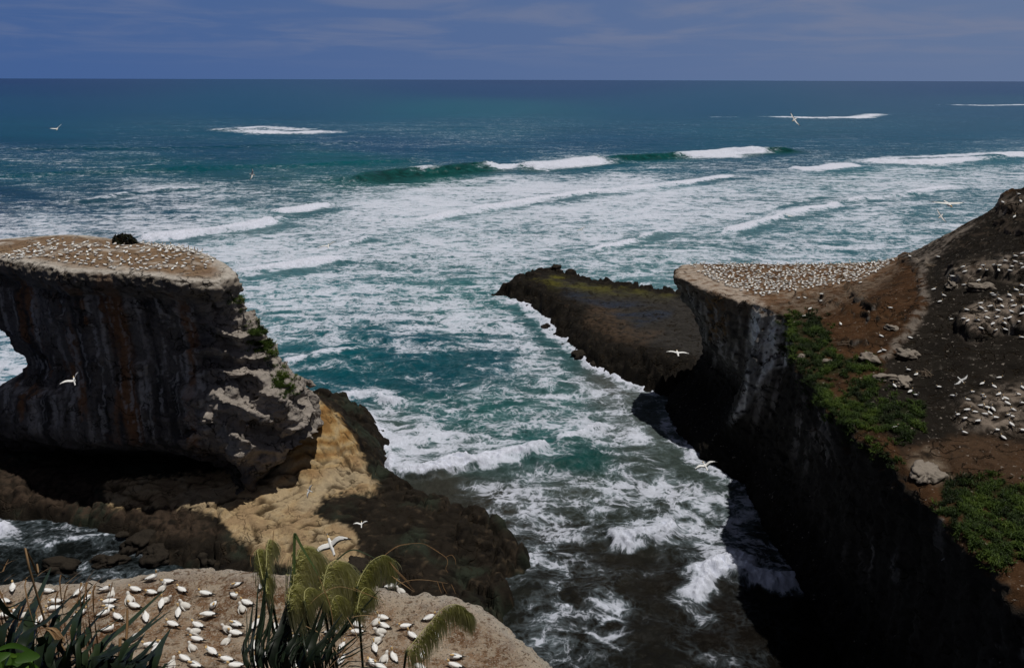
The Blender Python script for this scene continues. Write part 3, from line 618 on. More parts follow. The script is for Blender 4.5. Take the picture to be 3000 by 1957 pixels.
def stack_col(V, n):
    px, py = proj(V); side = 1 - smooth(.5, .85, n[:, 2])
    # stone: grey with rusty and pale run-off streaks down the face
    s1 = fbm(V, (.35, .35, .018), 5, 50); s2 = fbm(V, (.8, .8, .03), 4, 51); s3 = fbm(V, .12, 4, 52)
    c = np.tile(np.array([.19, .165, .145]), (len(V), 1)) * (1 + .7 * s3)[:, None]
    up = smooth(8, 16, V[:, 2] + 4 * s3) * smooth(-44, -50, V[:, 0])
    c = mixc(c, (.055, .050, .048), smooth(.02, -.22, s1) * .85)
    c = mixc(c, (.36, .17, .075), smooth(.10, .28, fbm(V, (.22, .22, .012), 4, 53)) * .75 * up)
    c = mixc(c, (.66, .61, .56), smooth(.12, .30, s2) * .6 * up)
    c = mixc(c, (.50, .45, .41), smooth(.12, .26, s1) * .6 * up)
    c = mixc(c, (.36, .32, .285), smooth(-52, -45, V[:, 0]) * .85)  # right flank lightened in colour to stand in for sunlight on it
    c = mixc(c, (.045, .038, .03), smooth(12, 5, V[:, 2] + 3 * s3) * .8)
    top = smooth(39.3, 41.2, V[:, 2]) * smooth(.25, .7, n[:, 2])
    t = np.tile(np.array([.24, .16, .10]), (len(V), 1)); g = fbm(V, .35, 5, 60); g2 = fbm(V, .09, 3, 61)
    t = mixc(t, (.46, .41, .36), smooth(-.05, .3, g + .8 * g2)); t = mixc(t, (.19, .125, .085), smooth(.05, .35, -g + .5 * g2))
    rim = -sd_poly(V[:, 0], V[:, 1], ST[-1][1]); t = mixc(t, (.52, .48, .43), smooth(3.2, .4, rim + 2.2 * g))
    c = c * (1 - top)[:, None] + t * top[:, None]
    crown = smooth(36.5, 38.5, V[:, 2] + 1.2 * g) * side; c = mixc(c, (.24, .20, .155), crown * .6)
    return c
set_attr(stack, 'col', np.clip(stack_col(SV, SNn), .01, .9))
tag(obj('rock_stack', stack, rock_mat('stack_rock', grain=1.1, fine=6, amp=.45, bump=.7, cracks=((.2, .04, (.8, .8, 1.5), .8), (.6, .05, (.8, .8, 1.4), .5)), fleck=((4.5, .62, .72, (.42, .37, .32), .6), (2.4, .63, .74, (.06, .04, .025), .6)))), 'tall flat topped grey rock stack with birds on its top', 'rock stack', kind='structure')

# ---- the shelf of rock round its foot
PLAT = [(-40,158),(-31,154.5),(-25,142),(-23.8,133.7),(-23.2,127),(-14.2,117.7),(-4.4,113.5),(.7,106.5),(3.2,101.5),(2.2,97.5),(-1,96),(.6,92),(-.3,87.3),(-3,82),(-14,82),(-28,86),(-38,90),(-46,96),(-54,101.5),(-62,107),(-75,110.8),(-85.5,112),(-104,112),(-112,124),(-104,136),(-93,143),(-70,150),(-50,158)]
plat_h = Tps([(-36,128,14.5),(-37,124,13),(-34,121,9),(-37,133,13),(-42,140,11),(-33,137,8),(-30,146,3.5),(-29,131,8),(-28,122,5.5),(-25.5,136,2.2),(-36,115,5),(-40,111,4.4),(-30,112,4.6),(-22,113,4.2),(-18,111,4.4),(-20,119,3.2),(-10,111,3.6),(-4,109,3.4),(-1,104,4),(-6,103,3.4),(0,99,3.2),(-4,96,1.4),(-3,91,3.0),(-6,86,2),(-12,100,3.3),(-14,92,2.6),(-22,102,4.0),(-20,94,2.0),(-30,98,3),(-30,105,4.4),(-40,100,2.6),(-40,106,4),(-50,107,4),(-50,112,4.2),(-55,105,2.2),(-60,114,4),(-72,116,3.8),(-72,113,2.5),(-85,116,4.2),(-95,118,4.5),(-95,128,5),(-70,126,4),(-50,122,4),(-60,140,6),(-85,138,4)], lam=2)
def heightfield(name, box, step, outline, hf, edge=2.2, seed=0, rough_=(.8, .35), low=-2.5, jag=1.2, blocks=0.0, seams=False):
    X = np.arange(box[0], box[1], step); Y = np.arange(box[2], box[3], step)
    gx, gy = np.meshgrid(X, Y, indexing='ij'); P = np.stack([gx.ravel(), gy.ravel(), 0 * gx.ravel()], -1)
    j = jag * fbm(P, .35, 5, seed); d = -sd_poly(P[:, 0], P[:, 1], outline) + j
    h = hf(P[:, 0], P[:, 1]); seam = np.zeros(len(P))
    r = fbm(P, rough_[1], 5, seed + 2, ridged=True); r2 = fbm(P, rough_[1] * 4, 4, seed + 5)
    e = np.clip(d / (edge * (1 + .6 * fbm(P, .2, 3, seed + 7))), -1, 1); e = np.where(e > 0, 1 - (1 - e) ** 2.2, e)
    z = np.where(e > 0, e * h, e * 4) + (r * rough_[0] + r2 * rough_[0] * .35) * smooth(-.2, .5, e)
    if seams:                               # cracked beds that run out in curved steps
        q = P + 2.2 * np.stack([fbm(P, .12, 3, seed + 41), fbm(P, .12, 3, seed + 42), 0 * P[:, 0]], -1); f1, f2, rid = worley(q, (.13, .34, 1), seed + 3)
        sm = smooth(.09, .02, f2 - f1) * smooth(-.25, .05, fbm(P, .2, 2, seed + 43)); z += (-.4 * sm + .22 * (rid - .5)) * smooth(0, .3, e); seam[:] = sm
    if blocks:                              # jointed blocks and gullies towards the water, smoother inland
        f1, f2, rid = worley(P + 1.6 * np.stack([fbm(P, .15, 3, seed + 21), fbm(P, .15, 3, seed + 22), 0 * P[:, 0]], -1), (.28, .2, 1), seed)
        w = smooth(14, 3, d) * smooth(-.6, .1, e); z += blocks * (1 - .55 * smooth(-44, -56, P[:, 0]) * (seams is True)) * ((rid - .55) * 1.3 - .8 * smooth(.16, .0, f2 - f1)) * (.03 + .97 * w)
        z += .22 * fbm(P, 2.4, 3, seed + 31, ridged=True) * (.25 + .75 * w)
    z = np.maximum(z, low)
    nx, ny = gx.shape; i = np.arange(nx * ny).reshape(nx, ny)
    Q = np.stack([i[:-1, :-1], i[1:, :-1], i[1:, 1:], i[:-1, 1:]], -1).reshape(-1, 4)
    m = (z[Q] > low + .01).any(1); Q = Q[m]; used = np.unique(Q); mp = np.full(nx * ny, -1); mp[used] = np.arange(len(used))
    V = np.stack([P[:, 0], P[:, 1], z], -1)[used]
    # skew a little sideways so that ledges overhang and nothing reads as a grid
    V[:, 0] += .35 * fbm(V, .8, 3, seed + 11); V[:, 1] += .35 * fbm(V, .8, 3, seed + 12)
    return mesh_np(name, V, mp[Q]), d[used], seam[used]
OCHRE = [(725,922),(765,945),(800,985),(826,1010),(842,1060),(850,1090),(880,1130),(870,1150),(800,1145),(745,1162),(728,1195),(790,1216),(830,1240),(845,1300),(800,1322),(740,1330),(600,1300),(540,1240),(515,1205),(440,1178),(250,1180),(245,1120),(560,1090),(640,1090),(660,1060),(700,1000)]
plat, pd, pseam = heightfield('rock_shelf', (-114, 8, 78, 162), .30, PLAT, plat_h, edge=3.0, seed=90, rough_=(.6, .2), blocks=1.6, seams=True)
PV = get_co(plat)
def plat_col(V, n, d):
    px, py = proj(V); g = fbm(V, .25, 5, 95); g2 = fbm(V, .9, 4, 96); g5 = fbm(V, 1.6, 4, 94, gain=.65); och = inside(OCHRE, 5, px + (24 * g + 16 * g5) * D, py + (20 * g2 + 14 * g5) * D)
    c = np.tile(np.array([.020, .016, .012]), (len(V), 1)) * (1 + .8 * g)[:, None]
    c = mixc(c, (.028, .034, .024), smooth(.0, .3, fbm(V, .12, 4, 97)))
    c = mixc(c, (.075, .055, .036), smooth(.15, .45, g2 + .5 * g) * .8)
    lay = np.sin(V[:, 2] * 3.1 + 3.5 * fbm(V, .11, 3, 98) * 3 + V[:, 0] * .12)
    o = np.tile(np.array([.47, .315, .14]), (len(V), 1)); o = mixc(o, (.27, .14, .045), smooth(.1, .7, lay) * .85); o = mixc(o, (.46, .36, .22), smooth(-.5, -.95, lay) * .7); o = mixc(o, (.42, .34, .22), smooth(.05, .35, fbm(V, .1, 3, 99)))
    o = mixc(o, (.38, .30, .20), smooth(9, 3.5, V[:, 2]) * .6); o = mixc(o, (.12, .085, .05), smooth(.28, .5, g2))
    o = mixc(o, (.05, .032, .016), pseam * .9); c = mixc(c, (.008, .007, .006), pseam * .8)
    dark = smooth(3.0, 0.6, d + 2.5 * g); och = och * (1 - dark)
    bro = inside([(0,1090),(120,1100),(250,1120),(420,1175),(520,1240),(420,1250),(280,1235),(0,1210)], 14, px, py)
    c = mixc(c, (.06, .042, .03), bro * smooth(-.3, .2, g2) * (1 - smooth(2, .5, d)))
    c = c * (1 - och)[:, None] + o * och[:, None]
    return np.clip(c, .008, .6)
set_attr(plat, 'col', plat_col(PV, get_no(plat), pd))
tag(obj('rock_shelf', plat, rock_mat('shelf_rock', grain=1.6, fine=7, amp=.45, bump=.6, rough=.8, cracks=((.16, .030, (.7, 1.6, .6), .6), (.5, .035, (.6, 1.7, .6), .35)), fleck=((2.5, .62, .72, (.03, .02, .012), .5),))), 'low ochre and black rock shelf round the foot of the stack', 'rock shelf', kind='structure')

# ---- the low reef beyond the right headland
REEF = [(-5.4,255),(-4.4,251.6),(2.4,243.6),(10.2,226.6),(14.2,206),(19.5,185),(29.5,172),(37,165),(50,158),(80,160),(92,180),(92,246),(70,251),(55,250),(46,254),(39.7,257),(33,263),(27.4,266),(15.7,275),(7,273),(1.5,269),(-2,262)]
reef_h = Tps([(-3,254,4),(3,262,5.2),(8,250,5),(16,268,5.6),(27,260,5),(40,250,5),(55,246,4.6),(80,240,4.5),(20,235,4.4),(30,225,4.2),(45,225,4),(60,220,4),(16,215,4.8),(24,205,4.6),(35,200,4.2),(45,195,4.2),(24,190,5.4),(30,182,6),(40,180,6.2),(50,175,6),(60,170,6),(80,190,5)])
reef, rd, _s = heightfield('reef', (-9, 96, 150, 280), .55, REEF, reef_h, edge=6.5, seed=120, rough_=(.6, .22), jag=2.6, blocks=1.9)
def reef_col(V, d):
    px, py = proj(V); g = fbm(V, .14, 5, 130); g2 = fbm(V, .6, 4, 131); gs = fbm(V, (.05, .2, .2), 4, 132)
    c = np.tile(np.array([.036, .033, .030]), (len(V), 1)) * (1 + .7 * g2)[:, None]
    moss = inside([(1190,640),(1290,628),(1470,650),(1570,668),(1570,690),(1450,680),(1340,672),(1260,680),(1190,668)], 22, px, py)
    c = mixc(c, (.105, .098, .018), moss * smooth(-.3, .25, g)); c = mixc(c, (.045, .06, .014), moss * smooth(.1, .4, g2) * .7)
    bank = smooth(17, 9, d + 6 * g); c = mixc(c, (.013, .011, .009), bank); c = mixc(c, (.05, .036, .026), bank * smooth(.2, .42, g2) * .7)
    brn = inside([(1380,700),(1430,715),(1480,770),(1540,770),(1500,800),(1420,790),(1350,760)], 14, px, py); c = mixc(c, (.075, .05, .033), brn * (1 - smooth(9, 4, d)) * .8 * smooth(-.4, .2, g2))
    pool = inside([(1290,672),(1345,672),(1400,690),(1500,705),(1570,700),(1560,735),(1480,760),(1440,740),(1400,712),(1320,690)], 9, px, py) * smooth(-.25, .1, gs)
    return np.clip(mixc(c, (.026, .032, .045), pool * .8), .006, .5), pool
RV = get_co(reef); rc, rp = reef_col(RV, rd); set_attr(reef, 'col', rc)
pz = RV.copy(); pz[:, 2] = np.where(rp > .5, lerp(pz[:, 2], np.minimum(pz[:, 2], 4.25), .8), pz[:, 2]); set_co(reef, pz); set_attr(reef, 'wet', rp)
rm = rock_mat('reef_rock', grain=.9, fine=4, amp=.6, bump=.8, rough=.75, cracks=((.25, .06, (.6, 1.4, 1), .8),), fleck=((.9, .58, .68, (.012, .011, .008), .7), (1.8, .62, .7, (.10, .08, .05), .6)))
_nt = rm.node_tree; wet_in = N(_nt.nodes, 'ShaderNodeAttribute', attribute_name='wet'); wet_r = N(_nt.nodes, 'ShaderNodeMapRange')
wet_r.inputs[3].default_value = .78; wet_r.inputs[4].default_value = .22; _nt.links.new(wet_in.outputs['Fac'], wet_r.inputs[0]); _nt.links.new(wet_r.outputs[0], _nt.nodes['Principled BSDF'].inputs['Roughness'])
tag(obj('reef', reef, rm), 'low dark mossy reef with wet pools beyond the headland tip', 'reef', kind='structure')

# ---- the headland on the right
HR = [(128,26),(145,100),(145,140),(120,141),(105,144),(97,148),(93.7,152.5),(90,158.5),(85,165.5),(74,170),(60,168.5)]
def hl(z, pts): return (z, pts + HR)
HL = [hl(-4,[(50,173),(38,169),(36.5,165),(33.5,160),(33.5,147),(35.5,134),(42,124),(41,116),(42,96),(41,70),(40,24)]),
 hl(2,[(50,172),(39,168),(37.5,164),(35,159),(35,147),(37,133.5),(43,124),(42,116),(43,96),(42,70),(41,24)]),
 hl(6,[(50,171),(42,167),(42,161),(44,152),(42,142),(40,134),(44.5,125),(44.5,114),(45,100),(44,85),(44.5,70),(44.5,24)]),
 hl(11,[(50,170),(44,167),(44.5,160),(46,151),(46,141),(41.2,132),(46,125),(46.5,114),(45.5,100),(44.5,85),(45,70),(45,24)]),
 hl(20,[(50,169),(43,168),(41,161),(41,152),(43.2,143),(46.5,137),(43.2,131.5),(48,125),(47,114),(45,103),(43.5,88),(44.5,70),(44.5,24)]),
 hl(26,[(50,169),(39,168),(36.5,160),(37.8,152),(41.2,143),(45,136),(44.3,131.5),(48.3,126.5),(45.5,114),(42.5,103),(41.5,88),(43.5,71),(44,24)]),
 hl(31,[(50,169),(38,168.4),(35.2,164.5),(34,156.5),(38,146),(43.8,136.7),(45,132.2),(48.3,127.3),(44.6,116),(42.5,112),(40.7,103),(39.6,88),(41.2,83),(43,77.5),(41.2,71),(42.6,68),(41.8,64),(43,59.5),(42.2,55),(43,45),(43,24)]),
 hl(34,[(50,169),(38,168.4),(35.2,164.5),(34,156.5),(38,146),(43.8,136.7),(45,132.2),(48.3,127.3),(44.6,116),(42.5,112),(40.7,103),(39.6,88),(41.2,83),(43,77.5),(41.2,71),(42.6,68),(41.8,64),(43,59.5),(42.2,55),(43,45),(43,24)])]
hl_h = Tps([(36,164,31),(35,156,31),(38.5,147,31),(44.5,137,31),(45.5,132.5,31.4),(50,142,30.8),(60,150,30.8),(60,167,31),(74,169,31),(85,165,33.6),(90,158,39.6),(93.7,152,45.1),(97,147.5,50.7),(105,143,56),(120,140,62),(140,130,66),
 (72,158,31.4),(70,148,32.6),(78,150,35),(80,140,38),(86,146,42),(62,140,32),(52,132,32),(49,127,31),(45,115,31),(43,111,31),(41.5,103,30.6),(41,90,30.4),(42,82,30),(43.5,77,29.5),(42,70,29),(43,62,28.6),(43,55,28),(44,40,28),(44,25,28),
 (56,122,33.5),(66,128,35.5),(60,110,33.4),(72,118,38),(84,128,43),(94,136,49),(55,98,31.8),(66,102,34),(78,106,38.5),(90,114,43),(54,86,30.6),(64,88,31.6),(76,90,34),(54,74,30),(66,76,31.5),(52,62,29.5),(62,60,31),(54,48,29.5),(60,40,31),(56,28,30),(90,90,40),(110,110,52),(90,60,42),(120,60,56),(140,100,64),(100,30,46),(75,45,35)], lam=6)
head = landform('headland', HL, hl_h, ((30, 122), (28, 174), (-3, 60)), .6, 1)
# bumps and hollows of the ground: ledges of harder rock standing a little proud
LEDGE = [([(2195,640),(2215,618),(2260,605),(2300,595),(2380,585),(2460,580),(2460,665),(2380,655),(2330,650),(2290,640),(2260,652),(2230,665)], 1.8, 9),
 ([(2225,750),(2240,725),(2290,700),(2330,690),(2380,685),(2460,680),(2460,770),(2390,775),(2350,770),(2320,785),(2260,790),(2230,775)], 2.0, 10),
 ([(2225,940),(2270,915),(2330,900),(2380,890),(2460,890),(2460,1010),(2380,1010),(2330,1015),(2280,1005),(2230,985)], 1.0, 16),
 ([(2310,470),(2350,455),(2400,445),(2460,440),(2460,490),(2380,490),(2330,500)], 1.8, 8),
 ([(2320,520),(2350,510),(2450,500),(2450,545),(2360,545)], 1.3, 7),
 ([(2118,612),(2150,598),(2160,640),(2165,690),(2140,740),(2105,790),(2065,830),(2040,850),(2030,835),(2070,790),(2110,740),(2138,690),(2135,640)], .55, 8),
 ([(2090,590),(2130,598),(2128,616),(2090,612)], .7, 6),
 ([(2210,1080),(2270,1050),(2340,1030),(2400,1020),(2400,1090),(2300,1105),(2230,1115)], .8, 14)]
RIDGES = [([(1850,690),(1905,690),(1930,710),(1975,730)], 3), ([(1960,650),(1985,690),(2030,720)], 3), ([(1985,680),(2040,700),(2060,720)], 3), ([(2000,760),(2045,745),(2075,735)], 3), ([(1920,770),(1980,800),(2010,800)], 3), ([(1940,700),(1990,735),(2020,740)], 2)]
def head_bumps(P):
    px, py = proj(P); w = fbm(P, .3, 4, 140); px = px + 9 * w * D; py = py + 9 * fbm(P, .3, 4, 141) * D
    top = smooth(27, 29, P[:, 2]); dz = np.zeros(len(P))
    f1, f2, rid = worley(P + 1.2 * np.stack([w, fbm(P, .3, 3, 143), 0 * w], -1), (.35, .3, .3), 77)
    for poly, h, soft in LEDGE: dz += h * inside(poly, soft * .6, px, py) * (.8 + .4 * (rid - .3) - .22 * smooth(.15, 0, f2 - f1))
    for pts, wd in RIDGES:
        d, t, s = sd_line(px / D, py / D, pts); dz += 1.7 * np.exp(-(d / (wd * 2.0)) ** 2) * np.tanh(s * d / 1.5) * smooth(-.2, .2, w)
    return dz * top
HP = get_co(head); HN0 = get_no(head); HP[:, 2] += head_bumps(HP) * smooth(.2, .6, HN0[:, 2]); set_co(head, HP)
HV, HNn = rough(head, big=(.9, .13), mid=(.5, .4), fine=(.22, 1.4), strata=.5, sfreq=.5, seed=31, flat=.6, flute=.75)
GRASS = [[(1818,742),(1850,735),(1908,742),(1932,775),(1925,840),(1870,847),(1840,835),(1822,790)],
 [(1870,852),(1955,832),(2010,835),(2042,858),(1990,868),(1920,872)], [(1855,855),(1890,872),(1945,925),(1948,975),(1905,940),(1875,900)], [(2000,882),(2045,868),(2052,882),(1995,960),(1955,985),(1945,958)],
 [(1955,985),(1990,955),(2060,935),(2110,930),(2148,965),(2135,1000),(2112,1025),(2085,1005),(2040,995),(2000,1000),(1962,1000)],
 [(2188,1132),(2225,1118),(2300,1108),(2340,1125),(2395,1125),(2450,1120),(2450,1310),(2370,1290),(2330,1300),(2296,1245),(2250,1215),(2205,1180)]]
def head_col(V, n):
    px, py = proj(V)
    g = fbm(V, .22, 5, 150); g2 = fbm(V, .8, 5, 151); px = px + 26 * fbm(V, .3, 5, 155) * (V[:, 2] > 26); py = py + 20 * fbm(V, .3, 5, 156) * (V[:, 2] > 26); side = 1 - smooth(.35, .75, n[:, 2]); fl = fbm(V, (.5, .5, .03), 4, 152)
    c = np.tile(np.array([.072, .036, .017]), (len(V), 1)); c = mixc(c, (.042, .023, .012), smooth(-.1, .35, g)); c = mixc(c, (.14, .085, .05), smooth(.15, .45, g2) * .7)
    pale = inside([(1780,715),(1850,690),(1960,660),(2080,612),(2100,625),(2010,690),(1960,700),(1930,730),(1830,742)], 14, px, py); c = mixc(c, (.17, .125, .09), pale * smooth(-.35, .2, g2 + .3 * g))
    plt = inside([(1571,600),(1800,600),(2090,580),(2100,600),(2020,650),(1900,680),(1780,715),(1570,650)], 8, px, py)
    b = np.tile(np.array([.16, .092, .052]), (len(V), 1)); b = mixc(b, (.27, .21, .16), smooth(.0, .35, g2 + g)); c = c * (1 - plt)[:, None] + b * plt[:, None]
    tip = inside([(1570,605),(1620,605),(1650,630),(1720,665),(1780,712),(1740,712),(1640,675),(1570,655)], 6, px, py); c = mixc(c, (.42, .35, .29), tip * smooth(-.4, .1, g2))
    drk = inside([(2092,592),(2200,540),(2290,490),(2390,420),(2500,420),(2500,1060),(2380,1040),(2250,1060),(2130,1090),(2080,1030),(2000,960),(2010,920),(2060,880),(2060,840),(2110,790),(2150,720),(2150,640)], 10, px + 10 * g * D, py)  # slope right of the rib coloured darker
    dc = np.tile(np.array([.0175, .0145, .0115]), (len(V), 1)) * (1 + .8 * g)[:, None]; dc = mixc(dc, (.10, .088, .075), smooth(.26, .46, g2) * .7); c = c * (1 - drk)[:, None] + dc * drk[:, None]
    crest = inside([(2092,592),(2140,572),(2200,538),(2262,505),(2270,520),(2225,560),(2160,612),(2150,640),(2165,700),(2130,770),(2060,840),(2045,830),(2110,760),(2140,690),(2132,630)], 7, px, py); c = mixc(c, (.19, .16, .135), crest * smooth(-.25, .15, g2 + .5 * g))
    for (poly, h, soft), k in zip(LEDGE[:4], (.8, 1, .9, .6)):
        m = inside(poly, soft * 1.2, px, py) * smooth(.35, .7, n[:, 2]); c = mixc(c, (.27, .22, .18), m * k * smooth(-.3, .2, g2)); c = mixc(c, (.06, .04, .027), m * smooth(.0, .3, g) * .8)
    low = inside([(2105,1040),(2250,1010),(2400,1030),(2400,1120),(2330,1118),(2220,1120),(2190,1140),(2115,1085)], 16, px, py); c = mixc(c, (.075, .045, .027), low * smooth(-.5, 0, g2)); c = mixc(c, (.2, .16, .12), inside([(2112,1085),(2150,1040),(2195,1080),(2215,1115),(2170,1125)], 12, px, py) * smooth(-.3, .2, g2))
    for poly in GRASS: c = mixc(c, (.018, .024, .008), inside(poly, 10, px, py) * .8 * smooth(-.35, 0, g2))
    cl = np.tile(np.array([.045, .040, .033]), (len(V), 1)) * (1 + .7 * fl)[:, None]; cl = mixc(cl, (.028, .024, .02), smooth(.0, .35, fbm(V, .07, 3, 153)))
    tipf = smooth(122, 130, V[:, 1]) * smooth(9, 19, V[:, 2] + 4 * g); cl = mixc(cl, (.15, .135, .115), tipf * .9); cl = mixc(cl, (.05, .045, .04), tipf * smooth(.0, .2, -fl)); cl = mixc(cl, (.34, .31, .28), tipf * smooth(.06, .24, fl) * .8)  # upper tip face lightened in colour as if partly lit, plus pale streaks
    rim = smooth(25, 30, V[:, 2] + 2 * g); cl = mixc(cl, (.13, .10, .075), rim * smooth(125, 135, V[:, 1]))
    cl = mixc(cl, (.17, .10, .045), inside([(1640,690),(1690,690),(1690,780),(1650,790)], 12, px, py) * smooth(-.2, .2, g2))
    wht = inside([(1752,715),(1785,720),(1822,745),(1835,800),(1830,850),(1790,860),(1765,900),(1735,950),(1700,990),(1690,980),(1722,930),(1735,870),(1735,800)], 7, px, py)
    cl = mixc(cl, (.78, .75, .71), wht * (.2 + .8 * smooth(-.12, .18, fl)))
    cl = mixc(cl, (.24, .215, .19), inside([(1880,1010),(1905,960),(1925,1000),(1945,1090),(1920,1080)], 10, px, py) * smooth(-.2, .2, fl) * .8)
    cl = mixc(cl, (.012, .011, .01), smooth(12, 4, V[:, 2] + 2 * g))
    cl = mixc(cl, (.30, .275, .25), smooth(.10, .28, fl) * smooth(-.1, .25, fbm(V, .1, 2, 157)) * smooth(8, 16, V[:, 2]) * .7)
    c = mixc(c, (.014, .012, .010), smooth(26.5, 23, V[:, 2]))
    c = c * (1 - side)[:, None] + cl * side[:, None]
    return np.clip(c, .005, .7)
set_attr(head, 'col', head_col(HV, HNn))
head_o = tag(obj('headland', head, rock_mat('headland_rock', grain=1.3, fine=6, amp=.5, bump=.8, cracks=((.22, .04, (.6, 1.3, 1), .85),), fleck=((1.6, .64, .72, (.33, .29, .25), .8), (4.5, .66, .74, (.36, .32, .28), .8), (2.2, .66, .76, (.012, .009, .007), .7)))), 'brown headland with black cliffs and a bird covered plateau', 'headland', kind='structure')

# ---- the near bluff below the viewer
FB = [(-60,-8),(22,-8),(15.5,5),(9.6,15),(6.2,24),(3.6,28.2),(1.9,30.4),(.3,32.4),(-1.0,33.8),(-2.8,34.7),(-5.8,34.9),(-8,35.6),(-10.3,36.5),(-14.5,36.8),(-18,37.2),(-20.6,36.6),(-22.6,35.9),(-25,35.7),(-28,35.8),(-36,35),(-60,34)]
def grow(poly, k):
    c = np.array([-20, 14]); return [tuple(c + (np.array(p) - c) * k) for p in poly]
FL = [(-4, grow(FB, 1.02)), (20, grow(FB, .95)), (40, grow(FB, .97)), (42.5, FB), (80, FB)]
fb_h = Tps([(1,29.5,43.4),(-2,33,43.7),(-6,34.6,44),(-14,36.5,44),(-20,36,44),(-28,35,44),(-40,33,44),(-14,33,43.9),(-24,31,43.9),(-5,30,43.7),(-12,29,44),(-24,28.5,44.2),(-40,28,44.5),(-5,26,45.3),(-15,25,46),(-30,25,46),(3,24,45),(-20,18,52),(-5,18,51.5),(8,16,52),(-40,16,53),(-5,10,57.5),(-25,10,58.2),(12,8,58),(-5,6,61.6),(-15,6,62.2),(-3,3,65),(0,0,68.2),(-20,0,68.3),(15,0,67),(-50,0,69),(-20,-8,69),(20,-8,69),(-50,10,60)])
bluff = landform('bluff', FL, fb_h, ((-46, 20), (-7, 40), (20, 70.5)), .33, 1, keep=lambda V: V[:, 2] > 24)
BV, BN = rough(bluff, big=(.6, .22), mid=(.5, .8), fine=(.2, 2.6), strata=.3, sfreq=.8, seed=61, flat=.42, amask=lambda P: np.where(P[:, 1] < 26, .6, 1))
bm_ = fbm(BV, .55, 4, 163); BV[:, 2] += .16 * bm_ * smooth(.5, .9, BN[:, 2]); set_co(bluff, BV); BN = get_no(bluff)
def bluff_col(V, n):
    g = fbm(V, .45, 6, 170, gain=.6); g2 = fbm(V, 1.6, 5, 171, gain=.6); g3 = fbm(V, .18, 3, 172)
    c = np.tile(np.array([.42, .265, .16]), (len(V), 1)); c = mixc(c, (.70, .56, .42), smooth(-.15, .15, g)); c = mixc(c, (.21, .10, .042), smooth(.0, .18, g3 - .3 * g) * .85); c = mixc(c, (.10, .065, .04), smooth(.18, .34, -g2) * .7)
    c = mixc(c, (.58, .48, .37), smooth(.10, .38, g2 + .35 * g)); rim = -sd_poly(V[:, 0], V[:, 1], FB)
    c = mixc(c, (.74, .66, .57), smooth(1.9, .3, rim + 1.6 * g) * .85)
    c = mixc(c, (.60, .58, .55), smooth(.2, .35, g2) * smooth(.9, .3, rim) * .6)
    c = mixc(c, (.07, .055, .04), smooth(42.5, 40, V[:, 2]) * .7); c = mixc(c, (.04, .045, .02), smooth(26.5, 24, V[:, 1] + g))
    return np.clip(c, .01, .7)
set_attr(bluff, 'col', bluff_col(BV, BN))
bluff_o = tag(obj('bluff', bluff, rock_mat('bluff_soil', grain=4, fine=18, amp=.5, bump=.9,  fleck=((1.6, .50, .62, (.70, .57, .43), .6), (6, .54, .62, (.68, .58, .46), .75), (12, .57, .64, (.62, .56, .49), .85), (8, .57, .65, (.06, .032, .015), .8), (2.6, .56, .66, (.16, .085, .04), .75)))), 'near brown bluff top whitened with droppings where gannets nest', 'bluff', kind='structure')

